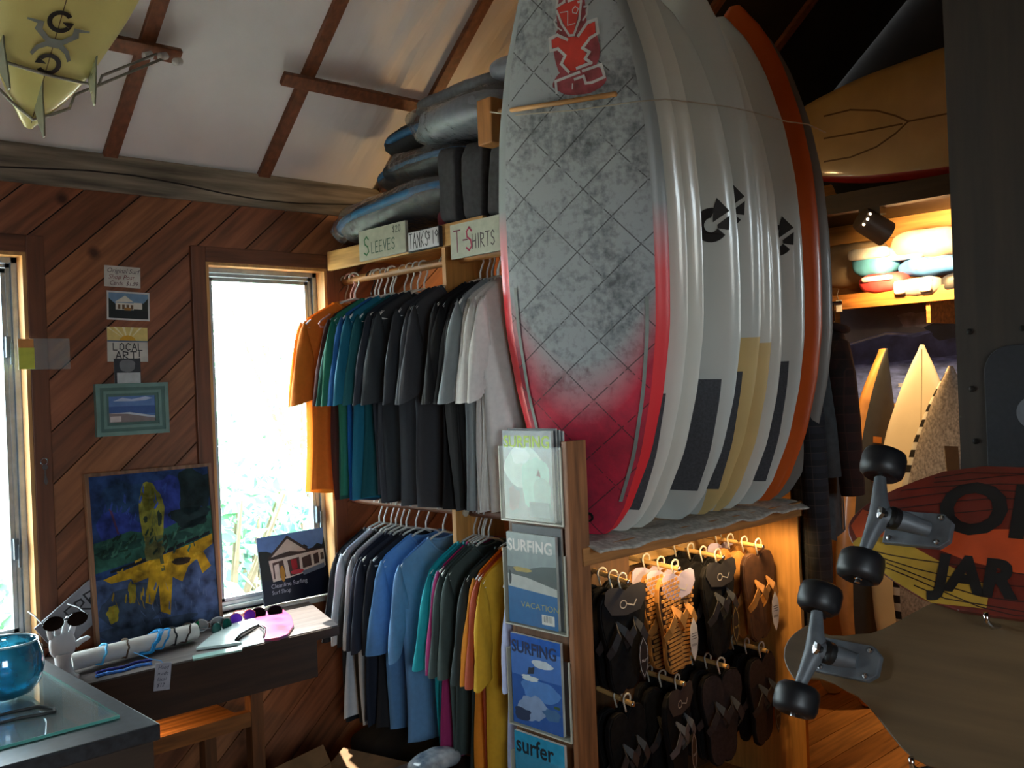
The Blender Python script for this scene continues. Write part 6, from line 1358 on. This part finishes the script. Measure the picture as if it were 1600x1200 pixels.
MB().prism(ol, (0, 0, -.012), (1, 0, 0), (0, 1, 0), (0, 0, 1), .012).build('deck', [sk_m], sk1, bevel=.002)
a = Art((0, 0, 0), (1, 0, 0), (0, 1, 0), (0, 0, 1), .0004, .00012)
def inside(pts): return [(x, max(-h1(x) * .985, min(h1(x) * .985, y))) for x, y in pts]
a.p(M('deck_yellow', '#b08a30', .4, .1, 20), inside([(.03, -.01), (.09, -.015), (.16, -.045), (.24, -.075), (.24, -.11), (.16, -.12), (.1, -.12), (.05, -.12), (.03, -.1), (.015, -.03)])); a.p(M('deck_orange', '#c04a20', .4, .1, 20), inside([(0.006, .0), (.02, .03), (.06, .02), (.12, .02), (.2, .01), (.3, .02), (.6, .03), (.9, .03), (.9, -.05), (.6, -.055), (.3, -.055), (.2, -.04), (.1, -.01), (.02, -.02)]))
lns = MB()
for k in range(16):
    y0 = -.10 + .0135 * k; pts = [(.03 + .9 * i / 18, y0 * .35 * (1 - i / 18) + y0 * min(1, .35 + i / 7) + .006 * math.sin(i * .8 + k)) for i in range(19)]
    pts = [p_ for p_ in pts if abs(p_[1]) < h1(p_[0]) * .97]
    if len(pts) > 1 and not (-.045 < y0 < .03): a.p('#2a0f0a', *stroke(pts, .0018))
a.text('#0d0b0b', 'OR', .145, .005, .115, .004, sx=1.1); a.text('#0d0b0b', 'JAR', .16, -.088, .075, .004, sx=1.0)
so = a.build('graphic', sk1)
truck(sk1, .070, .088, .060)
P2 = V((1.409, .878, 1.125)) - WV * .016
sk2 = thing('skateboard', 'plain wood drop-through longboard skateboard hanging lowest on the partition', 'skateboard', mat=frame_mat(P2, LV, -WV, NV_))
def h2(x):
    if x < .03: return .046 * (max(0, x) / .03) ** .5
    if x < .12: return .046 - .010 * math.sin((x - .03) / .09 * math.pi)
    if x < .26: t_ = (x - .12) / .14; return .046 + .078 * (3 * t_ * t_ - 2 * t_ ** 3)
    return .124
ol = [(0.0003, .003)] + [(x, h2(x)) for x in [.003, .008, .016, .03, .05, .075, .1, .12, .14, .16, .18, .2, .22, .24, .26, .4, .6, .8, .95]]; ol = ol + [(x, -y) for x, y in ol[::-1]]
MB().prism(ol, (0, 0, -.012), (1, 0, 0), (0, 1, 0), (0, 0, 1), .012).build('deck', wood('deck_maple', '#5f4a30', 0, .45, .12, 5), sk2, bevel=.002)
truck(sk2, .066, .084, .040)
for k, (sk, nm, xx) in enumerate(((sk1, 'red sunray', .30), (sk2, 'plain wood', .30))):
    c = sk.matrix_world @ V((xx, -.124 if k else -.12, -.006)) if False else (frame_mat((P1, P2)[k], LV, -WV, NV_) @ V((xx, -.128, -.006)))
    o = thing('wall_bracket', 'chrome wire bracket carrying the %s skateboard' % nm, 'bracket', (1.90, c.y, c.z)); r_ = V((c.x - 1.90, 0, 0))
    for dy in (-.05, .05): MB().tube([(0, dy, -.02), (r_.x + .04, dy, -.012), (r_.x - .005, dy, -.004), (r_.x - .022, dy, .006), (r_.x - .024, dy, .02)], .004, 8).build('arm', M('chrome', '#c4c6c8', .12, .05, metal=1), o, smooth=True)
    MB().box(-.004, 0, -.08, .08, -.06, .02).build('plate', M('chrome', '#c4c6c8'), o)
    MB().tube([(0, 0, .2 * (1 - k * .0)), (-.05, 0, .2), ((frame_mat((P1, P2)[k], LV, -WV, NV_) @ V((xx, .11, -.014))).x - 1.90 + .006, 0, (frame_mat((P1, P2)[k], LV, -WV, NV_) @ V((xx, .10, -.014))).z - c.z)], .004, 8).build('stay', M('chrome', '#c4c6c8'), o)
# dark deck hanging flat on the partition
q0 = P(1535, 541, 'X', 1.885); q1 = P(1535, 800, 'X', 1.885)
o = thing('skim_deck', 'dark navy flat deck with rounded corners screwed to the partition', 'board', (1.899, q0.y, q1.z)); hh = q0.z - q1.z; ww = .42; rr = .05
ol = [(-.0, 0), (-ww, 0), (-ww, hh - rr)] + [(-ww + rr - rr * math.cos(a_), hh - rr + rr * math.sin(a_)) for a_ in [math.pi / 2 * i / 6 for i in range(1, 7)]] + [(-rr + rr * math.sin(a_), hh - rr + rr * math.cos(a_)) for a_ in [math.pi / 2 * i / 6 for i in range(0, 6)]] + [(0, hh - rr)]
MB().prism(ol, (-.012, 0, 0), (0, 1, 0), (0, 0, 1), (1, 0, 0), .012).build('deck', M('navy_grip', '#10141c', .7, .2, 120), o, bevel=.002)
MB().lathe([(.03, 0), (.03, .002)], (-.012, P(1597, 645, 'X', 1.885).y - q0.y - .02, P(1597, 645, 'X', 1.885).z - q1.z), (-1, 0, 0), 20).build('disc_logo', M('disc_grey', '#5a5f66', .5), o)

o = thing('under_bench_light', 'small warm light fixed behind the apron under the window bench', 'lamp', (1.12, 3.12, BZ - .03)); MB().box(-.12, .12, -.015, .015, -.02, 0).build('housing', M('lamp_black', '#17130f'), o); MB().box(-.11, .11, -.011, .011, -.024, -.02).build('diffuser', emit('bar_glow2', WARM, 3), o)
light('under_bench_lamp', 'AREA', (1.12, 3.12, BZ - .062), 1.6, WARM, target=(1.3, 3.2, 0), shape='RECTANGLE', size=.22, size_y=.02)

# unseen chest right of the partition, added to shade the lower sandal bay
ch = thing('light_block_chest', 'unseen dark chest added to shade the lower sandal bay', 'chest', (2.7, .32, 0)); MB().box(-.62, .6, -.32, .32, .03, .93).build('body', m_bd, ch, bevel=.004); MB().box(-.64, .62, -.34, .34, .93, .96).build('top', m_bt, ch, bevel=.004)
for k in range(3): MB().box(-.6 + .4 * k, -.22 + .4 * k, .32, .33, .1, .88).build('door', m_bd, ch, bevel=.003)
MB().box(-.6, .58, -.3, .3, 0, .03).build('plinth', m_bd, ch)
